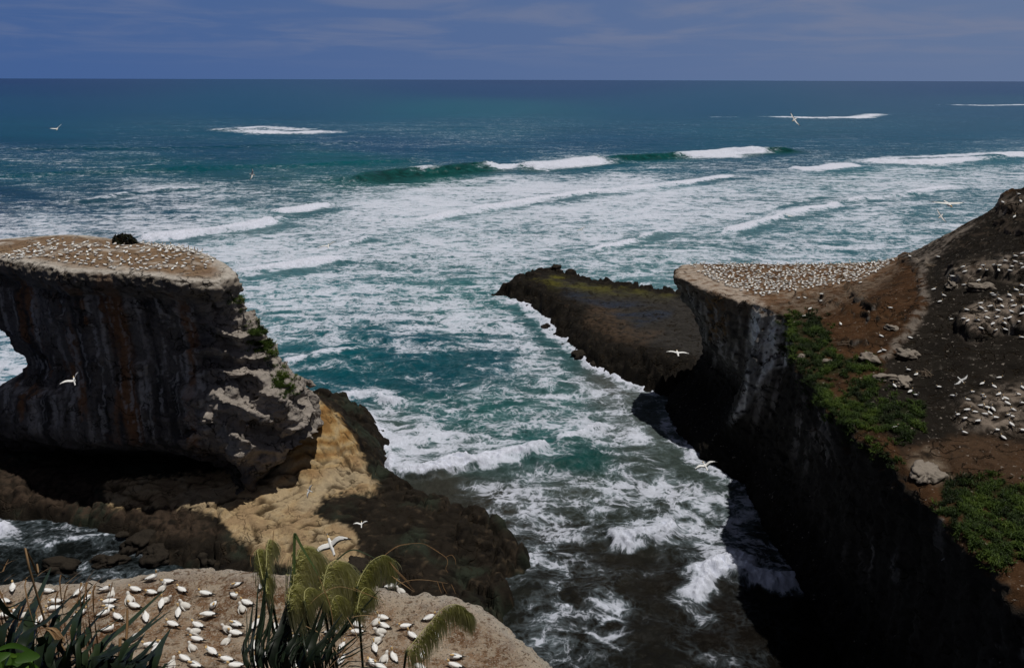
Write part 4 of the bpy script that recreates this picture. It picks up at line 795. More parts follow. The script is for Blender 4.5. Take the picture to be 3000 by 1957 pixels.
# ------------------------------------------------------------------ helpers for the living things
bpy.context.view_layer.update()
DG = bpy.context.evaluated_depsgraph_get()
ORI = Vector((0, 0, CAM_H))
def hit(o, px, py):
    """where the sight line through a pixel of the photograph meets a land mass"""
    d = ray(px, py); d = Vector((float(d[0]), float(d[1]), float(d[2]))).normalized()
    ok, loc, nor, idx = o.ray_cast(ORI, d, depsgraph=DG)
    return (loc, nor) if ok else (None, None)
def drop(o, x, y, z0=120):
    ok, loc, nor, idx = o.ray_cast(Vector((x, y, z0)), Vector((0, 0, -1)), depsgraph=DG)
    return (loc, nor) if ok else (None, None)
def far_pt(px, py, dist):
    d = ray(px, py); v = Vector((float(d[0]), float(d[1]), float(d[2])))
    return ORI + v.normalized() * dist
class MB:
    """collects shapes of one mesh with material slots"""
    def __init__(s): s.v = []; s.f = []; s.m = []
    def loft(s, spine, seg=12, mats=None, shape=None, cap=True):
        """tube through (point, half width, half height); frames carried along"""
        n = len(spine); P = [Vector(p[0]) for p in spine]; base = len(s.v); side = Vector((0, 1, 0))
        for i in range(n):
            t = (P[min(i + 1, n - 1)] - P[max(i - 1, 0)]).normalized()
            side = (side - t * side.dot(t)).normalized(); up = t.cross(side)
            for k in range(seg):
                a = 2 * math.pi * k / seg; w, h = spine[i][1], spine[i][2]
                cx, cy = math.cos(a), math.sin(a); q = shape(i / (n - 1), a) if shape else 1
                s.v.append(P[i] + side * (w * cx * q) + up * (h * cy * q))
        for i in range(n - 1):
            for k in range(seg):
                k2 = (k + 1) % seg
                s.f.append((base + i * seg + k, base + i * seg + k2, base + (i + 1) * seg + k2, base + (i + 1) * seg + k))
                s.m.append(mats(i + .5, (k + .5) / seg) if callable(mats) else (mats or 0))
        if cap:
            for i, e in ((0, 1), (n - 1, 0)):
                s.v.append(P[i].copy()); c = len(s.v) - 1
                for k in range(seg):
                    q = (base + i * seg + (k + 1) % seg, base + i * seg + k)
                    s.f.append((c, *q) if e else (c, *q[::-1])); s.m.append(mats(i if e else i - .01, (k + .5) / seg) if callable(mats) else (mats or 0))
    def ribbon(s, pts, widths, side, m=0, fold=0.0, nrm=None):
        """a blade: strip along points; fold>0 makes a keel"""
        b = len(s.v); n = len(pts)
        for i in range(n):
            p = Vector(pts[i]); sd = Vector(side if not callable(side) else side(i)); w = widths[i]
            s.v.append(p - sd * w)
            if fold: s.v.append(p + (nrm or Vector((0, 0, -1))) * (w * fold))
            s.v.append(p + sd * w)
        k = 3 if fold else 2
        for i in range(n - 1):
            for j in range(k - 1):
                s.f.append((b + i * k + j, b + i * k + j + 1, b + (i + 1) * k + j + 1, b + (i + 1) * k + j)); s.m.append(m)
    def tri(s, a, b_, c, m=0):
        i = len(s.v); s.v += [a, b_, c]; s.f.append((i, i + 1, i + 2)); s.m.append(m)
    def mesh(s, name, smooth_=True):
        me = bpy.data.meshes.new(name); me.from_pydata([tuple(v) for v in s.v], [], s.f)
        me.polygons.foreach_set('material_index', s.m); me.polygons.foreach_set('use_smooth', [smooth_] * len(s.f)); me.update(); return me
def merge(me, xf, V, F, M, off):
    pass
rnd = random.Random(7)

# ------------------------------------------------------------------ gannets
M_WHITE = plain_mat('white_feather', (.88, .88, .87), .75, .12, .05, 9); M_CREAM = plain_mat('buff_head_feather', (.60, .42, .20), .75, .15)
M_BLACK = plain_mat('black_feather', (.018, .017, .017), .6, .25); M_BILL = plain_mat('blue_grey_bill', (.38, .42, .46), .45, .4)
M_DOWN = plain_mat('white_down', (.72, .70, .66), .95, .05, .12, 25); M_FACE = plain_mat('dark_bare_face', (.05, .05, .055), .6, .3)
GM = [M_WHITE, M_CREAM, M_BLACK, M_BILL, M_FACE]
def spline(ctrl, n):
    """smooth resample of (x,y,z,w,h) control rows"""
    C = np.array(ctrl, float); m = len(C); out = []
    for q in np.linspace(0, m - 1, n):
        i = min(int(q), m - 2); t = q - i; p0, p1, p2, p3 = C[max(i - 1, 0)], C[i], C[i + 1], C[min(i + 2, m - 1)]
        out.append(.5 * (2 * p1 + (p2 - p0) * t + (2 * p0 - 5 * p1 + 4 * p2 - p3) * t * t + (3 * p1 - p0 - 3 * p2 + p3) * t ** 3))
    return [((o[0], o[1], o[2]), max(o[3], .002), max(o[4], .002)) for o in out]
NECKS = {  # neck, head and bill after the breast; x forward, y left, z up from the bird's own base
 'rest': [(.27,0,.27,.062,.064),(.285,0,.335,.050,.052),(.30,0,.385,.053,.056),(.345,0,.405,.049,.051),(.385,0,.402,.026,.028),(.44,0,.392,.014,.016),(.485,0,.380,.004,.005)],
 'up':   [(.24,0,.31,.060,.062),(.25,0,.39,.048,.050),(.255,0,.47,.050,.052),(.285,0,.535,.052,.052),(.325,0,.545,.030,.030),(.38,0,.54,.015,.016),(.43,0,.53,.004,.005)],
 'preen':[(.25,.02,.29,.062,.064),(.26,.06,.36,.050,.052),(.22,.12,.40,.046,.047),(.16,.155,.385,.044,.044),(.11,.16,.36,.027,.027),(.06,.155,.335,.014,.015),(.02,.15,.315,.004,.005)],
 'sleep':[(.23,.02,.28,.066,.062),(.22,.07,.33,.052,.050),(.15,.10,.345,.050,.046),(.07,.085,.335,.046,.042),(.02,.07,.32,.027,.025),(-.03,.06,.305,.014,.014),(-.07,.05,.295,.004,.005)],
 'down': [(.28,0,.23,.062,.064),(.35,0,.22,.050,.052),(.40,0,.17,.047,.048),(.435,0,.12,.043,.044),(.46,0,.09,.026,.027),(.49,0,.05,.014,.015),(.51,0,.02,.004,.005)]}
def gannet_mesh(name, pose, standing=False, wings=True):
    dz = .10 if standing else 0.0; tilt = .10 if standing else 0.02
    body = [(-.50,0,.12,.018,.006),(-.42,0,.13,.035,.012),(-.33,0,.145,.055,.035),(-.22,0,.155,.095,.075),(-.08,0,.165,.128,.112),(.07,0,.185,.132,.128),(.18,0,.215,.105,.112)]
    ctrl = [(x, y, z + dz + x * tilt, w, h) for x, y, z, w, h in body] + [(x, y, z + dz + .2 * tilt, w, h) for x, y, z, w, h in NECKS[pose]]
    n = 40; sp = spline(ctrl, n); L = len(ctrl) - 1
    def mt(i, a):
        q = i / (n - 1) * L
        if q > 10.55: return 3
        if q > 10.2: return 4 if .2 < a < .8 and q < 10.45 else 3
        if q > 8.0: return 1
        if q < 2.0: return 2
        return 0
    b = MB(); b.loft(sp, 14, mt)
    if wings:                                   # folded wings: a shell on each flank, white with a black trailing edge and crossing tips
        for s in (1, -1):
            rows = [(.15,.095,.245,.055),(.06,.142,.235,.085),(-.08,.138,.215,.085),(-.22,.098,.185,.068),(-.34,.052,.165,.045),(-.46,.012,.150,.022),(-.55,-.018,.145,.006)]
            base = len(b.v)
            for x, y, z, hh in rows:
                z += dz + x * tilt
                for k, (oy, oz) in enumerate(((-.055, .055), (-.012, .04), (.010, 0.0), (.004, -.55 * hh), (-.016, -hh))):
                    sc = hh / .085; b.v.append(Vector((x, s * (y + oy * sc + .006), z + (oz * sc if oz > 0 else oz))))
            for i in range(len(rows) - 1):
                for k in range(4):
                    q = (base + i * 5 + k, base + i * 5 + k + 1, base + i * 5 + 6 + k, base + i * 5 + 5 + k)
                    b.f.append(q if s < 0 else q[::-1]); b.m.append(2 if (k == 3 and i > 0) or i >= 4 or (k >= 1 and i >= 3) else 0)
    if standing:
        for s in (1, -1): b.loft([((-.02, s * .05, .11), .016, .016), ((-.02, s * .05, .03), .011, .011), ((.0, s * .05, .012), .02, .012), ((.06, s * .055, .005), .035, .006)], 6, 2)
    return b.mesh(name)
def chick_mesh(name, big=1.0):
    b = MB(); sp = spline([(-.26,0,.10,.03,.03),(-.20,0,.12,.10,.09),(-.06,0,.15,.16,.14),(.08,0,.17,.15,.15),(.16,0,.23,.095,.10),(.19,0,.30,.07,.075),(.22,0,.355,.072,.07),(.275,0,.355,.055,.05),(.315,0,.345,.024,.022),(.36,0,.335,.004,.004)], 30)
    b.loft(sp, 14, lambda i, a: 4 if i > 25.2 else (4 if i > 23.3 and .12 < a < .88 else 0), shape=lambda t, a: 1 + (.10 * math.sin(a * 5 + t * 31) * math.sin(t * 47 + a * 2) if t < .75 else 0))
    for s in (1, -1): b.loft([((.06, s * .14, .17), .03, .05), ((-.04, s * .18, .13), .03, .05), ((-.14, s * .19, .06), .022, .03), ((-.2, s * .17, .02), .008, .01)], 8, 0)
    for v in b.v: v *= big
    return b.mesh(name)
def flying_mesh(name, lift=.12, sweep=0.0, tilt=0.0):
    b = MB(); ctrl = [(-.50,0,0,.02,.006),(-.40,0,0,.055,.012),(-.30,0,.0,.05,.03),(-.16,0,0,.075,.065),(0,0,0,.09,.085),(.14,0,.0,.082,.08),(.25,0,.015,.056,.058),(.33,0,.03,.047,.048),(.40,0,.035,.044,.044),(.445,0,.03,.026,.027),(.50,0,.024,.013,.014),(.55,0,.018,.003,.003)]
    n = 36; b.loft(spline(ctrl, n), 12, lambda i, a: (3 if i > 31 else 4 if i > 29.6 and .2 < a < .8 else 1 if i > 22 else 2 if i < 1.6 else 0))
    # wings: chord stations out to the tip, white in front, black flight feathers behind and at the tip
    for s in (1, -1):
        st = [(.03,.13,-.14,.0,.03),(.14,.15,-.13,.02,.026),(.32,.19,-.08,.06,.02),(.48,.18,-.06,.075,.016),(.64,.10,-.08,.07,.012),(.80,.0,-.11,.05,.008),(.90,-.07,-.13,.03,.004),(.955,-.13,-.15,.015,.002)]
        base = len(b.v); rows = []
        for y, fx, rx, z, th in st:
            k = y / .95; zz = .03 + z * lift / .12 + max(0, lift - .12) * k * k * 2.2; fx -= sweep * k * k; rx -= sweep * k * k
            row = []
            for u, dzz in ((0, 0), (.12, th), (.5, th), (.72, th * .6), (1, 0), (.6, -th * .3), (.15, -th * .5)): row.append(Vector((fx + (rx - fx) * u, s * y, zz + dzz)))
            rows.append(row); b.v += row
        m = len(rows[0])
        for i in range(len(rows) - 1):
            for k in range(m):
                q = (base + i * m + k, base + i * m + (k + 1) % m, base + (i + 1) * m + (k + 1) % m, base + (i + 1) * m + k)
                b.f.append(q[::-1] if s > 0 else q); b.m.append(2 if i >= 5 or (k in (3, 4)) or (i >= 4 and k in (2, 5)) else 0)
        b.f.append(tuple(base + (len(rows) - 1) * m + k for k in (range(m) if s < 0 else range(m - 1, -1, -1)))); b.m.append(2)
    me = b.mesh(name); nb = (n - 1) * 12 + 24; me.polygons.foreach_set('use_smooth', [i < nb for i in range(len(me.polygons))]); me.update(); return me
GMESH = {p: gannet_mesh('gannet_' + p, p, st) for p, st in (('rest', False), ('up', True), ('preen', False), ('sleep', False), ('down', True))}
GMESH['sitUp'] = gannet_mesh('gannet_alert', 'up'); GMESH['chick'] = chick_mesh('gannet_chick'); GMESH['bigchick'] = chick_mesh('gannet_chick_grown', 1.18)
for k, me in GMESH.items():
    for m in ([M_DOWN, M_DOWN, M_DOWN, M_BILL, M_FACE] if 'chick' in k else GM): me.materials.append(m)
def gannet(mesh, loc, head_deg, label, group, scale=1.0, nor=None, lean=.35, cat='gannet', name=None):
    o = bpy.data.objects.new(name or ('gannet_chick' if 'chick' in mesh else 'gannet'), GMESH[mesh]); COL.objects.link(o)
    q = Euler((0, 0, R(head_deg))).to_quaternion()
    if nor is not None: q = Vector((0, 0, 1)).rotation_difference(Vector((nor.x * lean, nor.y * lean, 1)).normalized()) @ q
    o.matrix_world = Matrix.LocRotScale(loc, q, (scale,) * 3)
    tag(o, label, cat, group); return o
ORD = ['first','second','third','fourth','fifth','sixth','seventh','eighth','ninth','tenth','eleventh','twelfth','thirteenth','fourteenth','fifteenth','sixteenth','seventeenth','eighteenth','nineteenth','twentieth']
ORD += ['twenty ' + w for w in ORD[:9]] + ['thirtieth'] + ['thirty ' + w for w in ORD[:9]] + ['fortieth']
def facing(h):
    h %= 360; return ['right', 'back right', 'away', 'back left', 'left', 'front left', 'forward', 'front right'][int((h + 22.5) // 45) % 8]
POSE = {'rest': 'resting gannet', 'up': 'standing gannet', 'sitUp': 'alert gannet', 'preen': 'preening gannet', 'sleep': 'curled gannet', 'down': 'stooping gannet', 'chick': 'fluffy white chick', 'bigchick': 'large chick'}
# the near bluff, noted bird by bird: photograph pixel, heading (0 right, 90 away), pose
NEAR = [(39,1721,120,'rest'),(141,1730,185,'preen'),(231,1734,70,'sitUp'),(310,1725,5,'rest'),(446,1692,20,'up'),(489,1704,200,'preen'),(476,1722,60,'chick'),(397,1726,180,'rest'),(442,1734,190,'preen'),(534,1728,150,'rest'),
 (155,1760,20,'chick'),(165,1761,200,'preen'),(158,1782,215,'rest'),(328,1740,90,'chick'),(322,1761,205,'rest'),(318,1778,190,'sleep'),(307,1796,30,'sleep'),(252,1756,60,'rest'),(236,1795,50,'rest'),
 (380,1756,120,'bigchick'),(394,1774,175,'rest'),(474,1768,100,'sitUp'),(487,1757,20,'chick'),(542,1775,160,'bigchick'),(524,1794,100,'sitUp'),(344,1806,165,'sitUp'),(428,1808,120,'preen'),(318,1843,10,'sleep'),(506,1828,175,'rest'),
 (398,1866,60,'rest'),(580,1831,170,'rest'),(571,1851,200,'bigchick'),(577,1872,178,'rest'),(562,1897,150,'chick'),(441,1891,205,'rest'),(461,1897,70,'preen'),(540,1930,165,'rest'),(503,1945,80,'chick'),(567,1948,180,'sleep'),
 (52,1794,150,'rest'),(14,1802,200,'rest'),(118,1816,90,'rest'),(74,1801,40,'chick'),(225,1815,120,'rest'),(14,1760,170,'rest'),
 (690,1713,215,'sleep'),(686,1744,315,'sleep'),(602,1739,180,'rest'),(626,1772,270,'sleep'),(724,1765,165,'rest'),(709,1782,120,'chick'),(612,1804,190,'down'),(689,1828,165,'sleep'),(665,1841,170,'chick'),(690,1854,172,'rest'),(663,1879,40,'chick'),(621,1908,150,'preen'),(664,1931,180,'rest'),(690,1950,190,'rest'),
 (769,1713,80,'rest'),(749,1828,80,'rest'),(807,1836,100,'rest'),(743,1893,90,'sitUp'),(876,1866,170,'rest'),(845,1872,140,'chick'),(936,1830,30,'chick'),(971,1851,0,'rest'),(900,1715,10,'rest'),(836,1896,90,'rest'),(833,1917,120,'rest'),(778,1922,60,'preen'),(747,1940,100,'rest'),(907,1904,170,'rest'),(873,1940,80,'rest'),
 (1143,1718,20,'up'),(1174,1731,160,'chick'),(1063,1789,180,'rest'),(1122,1808,160,'sitUp'),(1103,1821,60,'chick'),(1124,1832,170,'preen'),(1114,1851,200,'bigchick'),(1188,1834,205,'rest'),(1044,1830,150,'rest'),(1046,1851,190,'rest'),(1098,1899,112,'sitUp'),(1105,1875,30,'chick'),(1127,1929,60,'chick'),(1153,1925,118,'sitUp'),(1090,1943,150,'preen'),(1001,1896,70,'rest'),(1001,1933,80,'rest'),
 (1258,1808,30,'rest'),(1208,1861,150,'sitUp'),(1281,1859,90,'rest'),(1238,1921,270,'sleep'),(1333,1924,180,'sleep'),(1227,1953,170,'rest'),(1332,1951,170,'rest'),(1115,1955,150,'rest')]
bands = [0, 1737, 1765, 1795, 1830, 1866, 1905, 2100]; rowname = ['row nearest the bluff rim', 'second row from the rim', 'third row from the rim', 'fourth row from the rim', 'fifth row from the rim', 'sixth row from the rim', 'row at the bottom edge']
rows_ = {}
for q in NEAR: rows_.setdefault(sum(q[1] >= b for b in bands) - 1, []).append(q)
n_near = 0
for bi, qs in rows_.items():
    qs.sort(key=lambda q: q[0])
    for i, (x, y, h, pose) in enumerate(qs):
        loc, nor = hit(bluff_o, x, y + (10 if pose == 'up' else 6))
        if loc is None or loc.z < 41: continue
        loc.z -= .02
        gannet(pose, loc, h + rnd.uniform(-8, 8), '%s facing %s, %s from left in the %s' % (POSE[pose], facing(h), ORD[i], rowname[bi]), 'gannets nesting on the near bluff', rnd.uniform(.93, 1.04), nor); n_near += 1
# the right headland: clusters on its ledges and lone birds
def z6(x, y): return 2400 + x / 3.107, 500 + y / 3.107
def z7(x, y): return 2400 + x / 3.107, 1000 + y / 3.107
RIGHT = [('on the high crest ledge', 1, [z6(*p) for p in ((1672,288),(1835,282),(1780,422),(1815,215))]),
 ('along the pale crest line', 1, [z6(*p) for p in ((1398,425),(1195,515),(825,780),(1083,780))]),
 ('alone on the brown slope', 1, [z6(*p) for p in ((375,1013),(195,1392),(563,1503),(825,1517),(20,1118),(18,1182),(650,1245))] + [(2373,905),(2355,925),(2340,871),(2357,871)]),
 ('on the upper rock ledge', 1, [z6(*p) for p in ((1308,873),(1325,915),(1213,958),(1315,1037),(1447,1003),(1432,1045),(1490,858),(1455,893),(1520,900),(1590,855),(1640,860),(1635,902),(1692,825),(1785,775),(1750,868),(1735,905),(1785,825),(1835,845),(1858,885),(1850,750))]),
 ('on the bare dark slope', 1, [z6(*p) for p in ((1040,1078),(1132,1138),(1097,1188),(1200,1350))]),
 ('on the outcrop above the hollow', 1, [z6(*p) for p in ((1570,1115),(1593,1140),(1640,1168),(1730,1130),(1795,1083),(1845,1043),(1845,1130),(1468,1205),(1470,1245),(1340,1262),(1560,1230),(1513,1278),(1625,1275),(1663,1230),(1770,1228),(1745,1278),(1845,1300),(1313,1343),(1353,1362),(1435,1355),(1525,1335),(1620,1330),(1690,1345),(1735,1335),(1815,1370),(1580,1390),(1680,1382),(1470,1430),(1605,1448),(1690,1440),(1750,1180),(1860,1240),(1840,1515))]),
 ('beside the grass at the cliff edge', 1, [z7(*p) for p in ((555,90),(590,85),(808,262),(880,300),(682,408),(823,460),(880,492),(685,782))]),
 ('in the lowest group', 1, [z7(*p) for p in ((1087,412),(1212,500),(1350,528),(1392,458),(1482,382),(1592,410),(1637,328),(1485,482),(1500,505),(1635,480),(1700,518),(1675,530),(1808,480),(1850,420),(1710,568),(1842,565),(1760,618),(1475,582),(1535,600),(1575,612),(1345,622),(1418,640),(1260,665),(1325,697),(1448,720),(1510,660),(1550,650),(1605,692),(1718,665),(1750,690),(1745,760),(1615,802),(1675,872),(1320,835),(1850,805))])]
poses = ['rest'] * 5 + ['sitUp'] * 3 + ['preen'] * 2 + ['up'] * 3 + ['sleep']
n_right = 0
for where, sc, pts in RIGHT:
    for i, (x, y) in enumerate(sorted(pts)):
        loc, nor = hit(head_o, x, y + 4)
        if loc is None: continue
        pose = rnd.choice(poses); h = rnd.choice((0, 20, 150, 180, 200, 90, 110, 300)) + rnd.uniform(-15, 15)
        gannet(pose, loc - Vector((0, 0, .03)), h, '%s facing %s, %s from left %s' % (POSE[pose], facing(h), ORD[i], where), 'gannets on the slope of the right headland', 1.18 * rnd.uniform(.94, 1.05), nor); n_right += 1
# on the wing: pixel, distance, wing line (degrees in the picture), back tilt to the viewer, nose side, mesh, label
FLY = [(168,378,120,20,.35,1,.25,0,'small gannet banking over the far teal sea at left'),(739,512,125,80,.5,1,.2,0,'gannet banking with upright wings over the green swell'),(2327,352,92,-55,.4,1,.12,.05,'gannet gliding with steep tilted wings before the far right breaker'),
 (962,722,74,20,.2,-1,.2,.1,'gannet skimming the surf right of the stack top'),(1703,673,150,25,.3,-1,.16,0,'small grey gannet over the white surf above the reef'),(2311,633,170,-20,.3,1,.2,0,'tiny gannet over the wave line above the plateau'),
 (218,1116,66,32,.45,-1,.34,0,'white gannet with raised wings before the dark stack face'),(1985,1035,56,-5,.12,-1,.06,0,'white gannet gliding level before the black cave of the headland'),(2777,598,50,-1,.25,1,.10,0,'gannet gliding level above the pale crest'),(2756,634,95,-55,.5,1,.12,0,'small gannet banking below another, left of the high crest'),
 (970,1597,34,28,.55,-1,.14,.12,'large white gannet with black wing tips flying over the ochre shelf'),(2066,1365,62,20,.3,-1,.18,.05,'gannet gliding along the foot of the black cliff'),(2776,1640,92,-10,.7,-1,.2,.25,'small white gannet low before the black cliff at lower right'),(907,1437,100,70,.4,-1,.15,.1,'slim white gannet over the pale shelf rock'),(1059,1536,92,10,.35,-1,.3,0,'small white gannet over the black mussel covered rock'),(2815,1114,90,35,.6,1,.1,0,'gannet with spread wings landing above the lower group')]
CR = camo.matrix_world.to_3x3(); c_r, c_u, c_b = CR.col[0], CR.col[1], CR.col[2]
for px, py, dist, wa, tb, side, lift, sweep, label in FLY:
    me = flying_mesh('flying_gannet', lift, sweep)
    for m in GM: me.materials.append(m)
    o = obj('gannet', me); W = (c_r * math.cos(R(wa)) + c_u * math.sin(R(wa))).normalized()
    U = (Vector((0, 0, 1)) * (1 - tb) + c_b * tb); U = (U - W * U.dot(W)).normalized(); F = W.cross(U) * -1
    yax = W if side > 0 else -W; xax = yax.cross(U)
    o.matrix_world = Matrix.Translation(far_pt(px, py, dist)) @ Matrix((xax, yax, U)).transposed().to_4x4()
    tag(o, label, 'gannet', 'gannets on the wing')
# the top of the stack: the nearer birds one by one; the far ones with the plateau's crowd as one mass
def scatter(poly, n, seed, gap, o, dens=None):
    r = random.Random(seed); P = np.array(poly) * D; out = []; tries = 0; lo, hi = P.min(0), P.max(0)
    while len(out) < n and tries < n * 60:
        tries += 1; x, y = r.uniform(lo[0], hi[0]), r.uniform(lo[1], hi[1])
        if sd_poly(np.array([x]), np.array([y]), P)[0] > 0: continue
        if dens and r.random() > dens(x / D, y / D): continue
        loc, nor = hit(o, x, y)
        if loc is None or nor.z < .6 or any((loc - q[0]).length < gap for q in out): continue
        out.append((loc, nor, x, y))
    return out
stack_o = bpy.data.objects['rock_stack']
S1 = scatter([(70,598),(130,568),(230,562),(330,575),(440,582),(495,600),(512,618),(470,630),(420,632),(350,628),(300,632),(215,622),(150,612)], 150, 3, 1.0, stack_o)
S2 = scatter([(0,598),(60,578),(125,557),(150,556),(140,570),(80,600),(20,606)], 42, 5, .75, stack_o) + scatter([(325,566),(420,573),(480,588),(440,590),(340,574)], 46, 6, .75, stack_o)
S1.sort(key=lambda q: q[0].y); budget = max(0, 298 - n_near - n_right - len(FLY))
def small(loc, nor, group, label):
    pose = rnd.choice(poses); gannet(pose, loc - Vector((0, 0, .02)), rnd.choice((10, 160, 180, 20, 200, 90, 340)) + rnd.uniform(-25, 25), label, group, rnd.uniform(1.02, 1.18), nor)
half = [q for q in S1[:budget]]
for loc, nor, x, y in half:
    zone = 'left part' if x < 190 * D else 'middle' if x < 350 * D else 'right part'
    small(loc, nor, 'gannets on the %s of the stack top' % zone, 'white gannet in the loose crowd on the %s of the flat stack top' % zone)
mass = S1[budget:] + S2
PL = [(1600,618),(1640,612),(1800,616),(1950,608),(2075,596),(2090,600),(2040,632),(1990,655),(1900,668),(1820,680),(1770,690),(1740,682),(1680,662),(1630,640)]
mass += scatter(PL, 600, 9, .6, head_o, lambda x, y: 1 if x > 1640 else .4)
low = {p: gannet_mesh('g', p) for p in ('rest', 'sitUp') if p in NECKS or True} if False else None
def crowd(items):
    V, F, M = [], [], []; off = 0
    for loc, nor, x, y in items:
        me = GMESH[rnd.choice(poses)]; co = get_co(me) * rnd.uniform(1.05, 1.25); a = R(rnd.choice((10, 170, 190, 90, 340, 30)) + rnd.uniform(-30, 30)); ca, sa = math.cos(a), math.sin(a)
        V.append(np.stack([co[:, 0] * ca - co[:, 1] * sa + loc.x, co[:, 0] * sa + co[:, 1] * ca + loc.y, co[:, 2] + loc.z - .02], -1))
        for p in me.polygons: F.append(tuple(i + off for i in p.vertices)); M.append(p.material_index)
        off += len(co)
    me = bpy.data.meshes.new('gannet_colony'); me.from_pydata(np.concatenate(V).tolist(), [], F); me.polygons.foreach_set('material_index', M); me.polygons.foreach_set('use_smooth', [True] * len(F)); me.update(); return me
tag(obj('gannet_colony', crowd(mass), GM), 'dense crowd of far gannets covering the headland plateau and the back of the stack top', 'gannet colony', kind='stuff')
print('gannets', n_near, n_right, len(half), len(mass))

# ------------------------------------------------------------------ plants
def leaf_mat(name, cols, rough=.5, spec=.35, trans=.0):
    """foliage: a colour per leaf from its own vertex attribute"""
    m, nt, b = new_mat(name); nd, lk = nt.nodes, nt.links
    at = N(nd, 'ShaderNodeAttribute', attribute_name='shade'); rp = N(nd, 'ShaderNodeValToRGB')
    e = rp.color_ramp.elements; e[0].color = (*cols[0], 1); e[1].color = (*cols[-1], 1)
    for i, c in enumerate(cols[1:-1]): q = e.new((i + 1) / (len(cols) - 1)); q.color = (*c, 1)
    lk.new(at.outputs['Fac'], rp.inputs[0]); lk.new(rp.outputs[0], b.inputs['Base Color'])
    b.inputs['Roughness'].default_value = rough; b.inputs['Specular IOR Level'].default_value = spec
    if trans:
        tr = N(nd, 'ShaderNodeBsdfTranslucent'); lk.new(rp.outputs[0], tr.inputs['Color']); mx = N(nd, 'ShaderNodeMixShader'); mx.inputs[0].default_value = trans
        lk.new(b.outputs[0], mx.inputs[1]); lk.new(tr.outputs[0], mx.inputs[2]); lk.new(mx.outputs[0], nd['Material Output'].inputs['Surface'])
    return m
class Leaves(MB):
    def __init__(s): super().__init__(); s.c = []
    def pad(s, c):
        while len(s.c) < len(s.v): s.c.append(c)
    def build(s, name, mat, parent=None, smooth_=True):
        me = s.mesh(name, smooth_); s.pad(.5); set_attr(me, 'shade', np.array(s.c)); return obj(name, me, mat, parent)
def curve3(pts, n):
    C = [Vector(p) for p in pts]; out = []; m = len(C)
    for q in np.linspace(0, m - 1, n):
        i = min(int(q), m - 2); t = q - i; p0, p1, p2, p3 = C[max(i - 1, 0)], C[i], C[i + 1], C[min(i + 2, m - 1)]
        out.append(.5 * (2 * p1 + (p2 - p0) * t + (2 * p0 - 5 * p1 + 4 * p2 - p3) * t * t + (3 * p1 - p0 - 3 * p2 + p3) * t ** 3))
    return out
def blade(L, pts, w, shade, fold=.35, n=14, tip=.06, twist=None):
    P = curve3(pts, n); W = []
    for i in range(n):
        t = i / (n - 1); W.append(w * max(tip, min(1, (1 - t) * 2.6) ** .8) * (.75 + .25 * min(1, t * 5)))
    def side(i):
        t = (P[min(i + 1, n - 1)] - P[max(i - 1, 0)]).normalized(); v = (P[i] - ORI).normalized(); s = t.cross(v)
        if twist: s = Matrix.Rotation(twist * (i / n + .3), 3, t) @ s
        return s.normalized()
    vn = (Vector(P[n // 2]) - ORI).normalized()
    L.ribbon(P, W, side, 0, fold, vn); L.pad(shade)
def root_of(x, y):
    loc, nor = drop(bluff_o, x, y); return loc
EMP = lambda name, loc: (lambda o: (COL.objects.link(o), setattr(o, 'location', loc), o)[2])(bpy.data.objects.new(name, None))
M_FLAX = leaf_mat('flax_leaf', [(.005, .008, .005), (.014, .025, .012), (.030, .048, .020), (.07, .105, .025)], .48, .22, .12)
M_DEAD = leaf_mat('dead_leaf', [(.06, .03, .012), (.16, .09, .04), (.30, .20, .11)], .8, .15)
M_FRESH = leaf_mat('fresh_leaf', [(.02, .05, .01), (.06, .14, .015), (.14, .26, .03)], .4, .4, .3)
M_PLUME = leaf_mat('plume_silk', [(.15, .17, .035), (.42, .42, .13), (.68, .65, .33), (.85, .79, .54)], .7, .2, .5)
M_STALK = leaf_mat('plume_stalk', [(.012, .016, .008), (.035, .045, .015), (.09, .12, .03)], .5, .3)
# ---- the flax in the corner: each leaf noted from base to tip on the sheet of the corner (scale 3.967)
def zc(x, y): return x / 3.967, 1600 + y / 3.967
fr = root_of(-2.75, 3.55)
flax = EMP('flax_bush', fr)
inv = Matrix.Translation(-fr)
LF = Leaves(); LD = Leaves()
FLAX = [((90,1290),(440,340),60,.30),((330,1100),(595,240),95,.55),((250,1290),(870,540),90,.30),((520,1290),(1090,430),80,.35),((650,1000),(1050,570),75,.40),((830,1080),(1060,570),60,.6),((1100,1500),(1995,735),95,.45),((1050,1400),(1935,485),100,.62),((1380,1330),(1900,745),80,.35),((1760,1450),(1985,950),110,.40),((1450,1430),(1690,1005),95,.6),((900,1250),(1500,770),45,.45),((1120,1300),(1285,990),60,.65),((900,1430),(1000,490),50,.25),((560,1420),(950,700),80,.3),((700,1450),(1250,700),75,.3),((150,1400),(420,560),90,.25),((0,1200),(330,560),90,.3),((-100,900),(430,560),70,.25),((-60,1250),(260,690),80,.2),((430,1440),(740,640),70,.3),((1200,1480),(1560,1010),70,.4),((1540,1500),(1860,1180),80,.5),((1000,1440),(1160,930),55,.5),((1850,1500),(2060,1300),30,.4),((300,1440),(480,820),70,.3),((620,1440),(640,960),70,.25),((800,1450),(900,960),70,.3),((1300,1500),(1330,1130),70,.35),((1100,1480),(1750,1120),60,.3)]
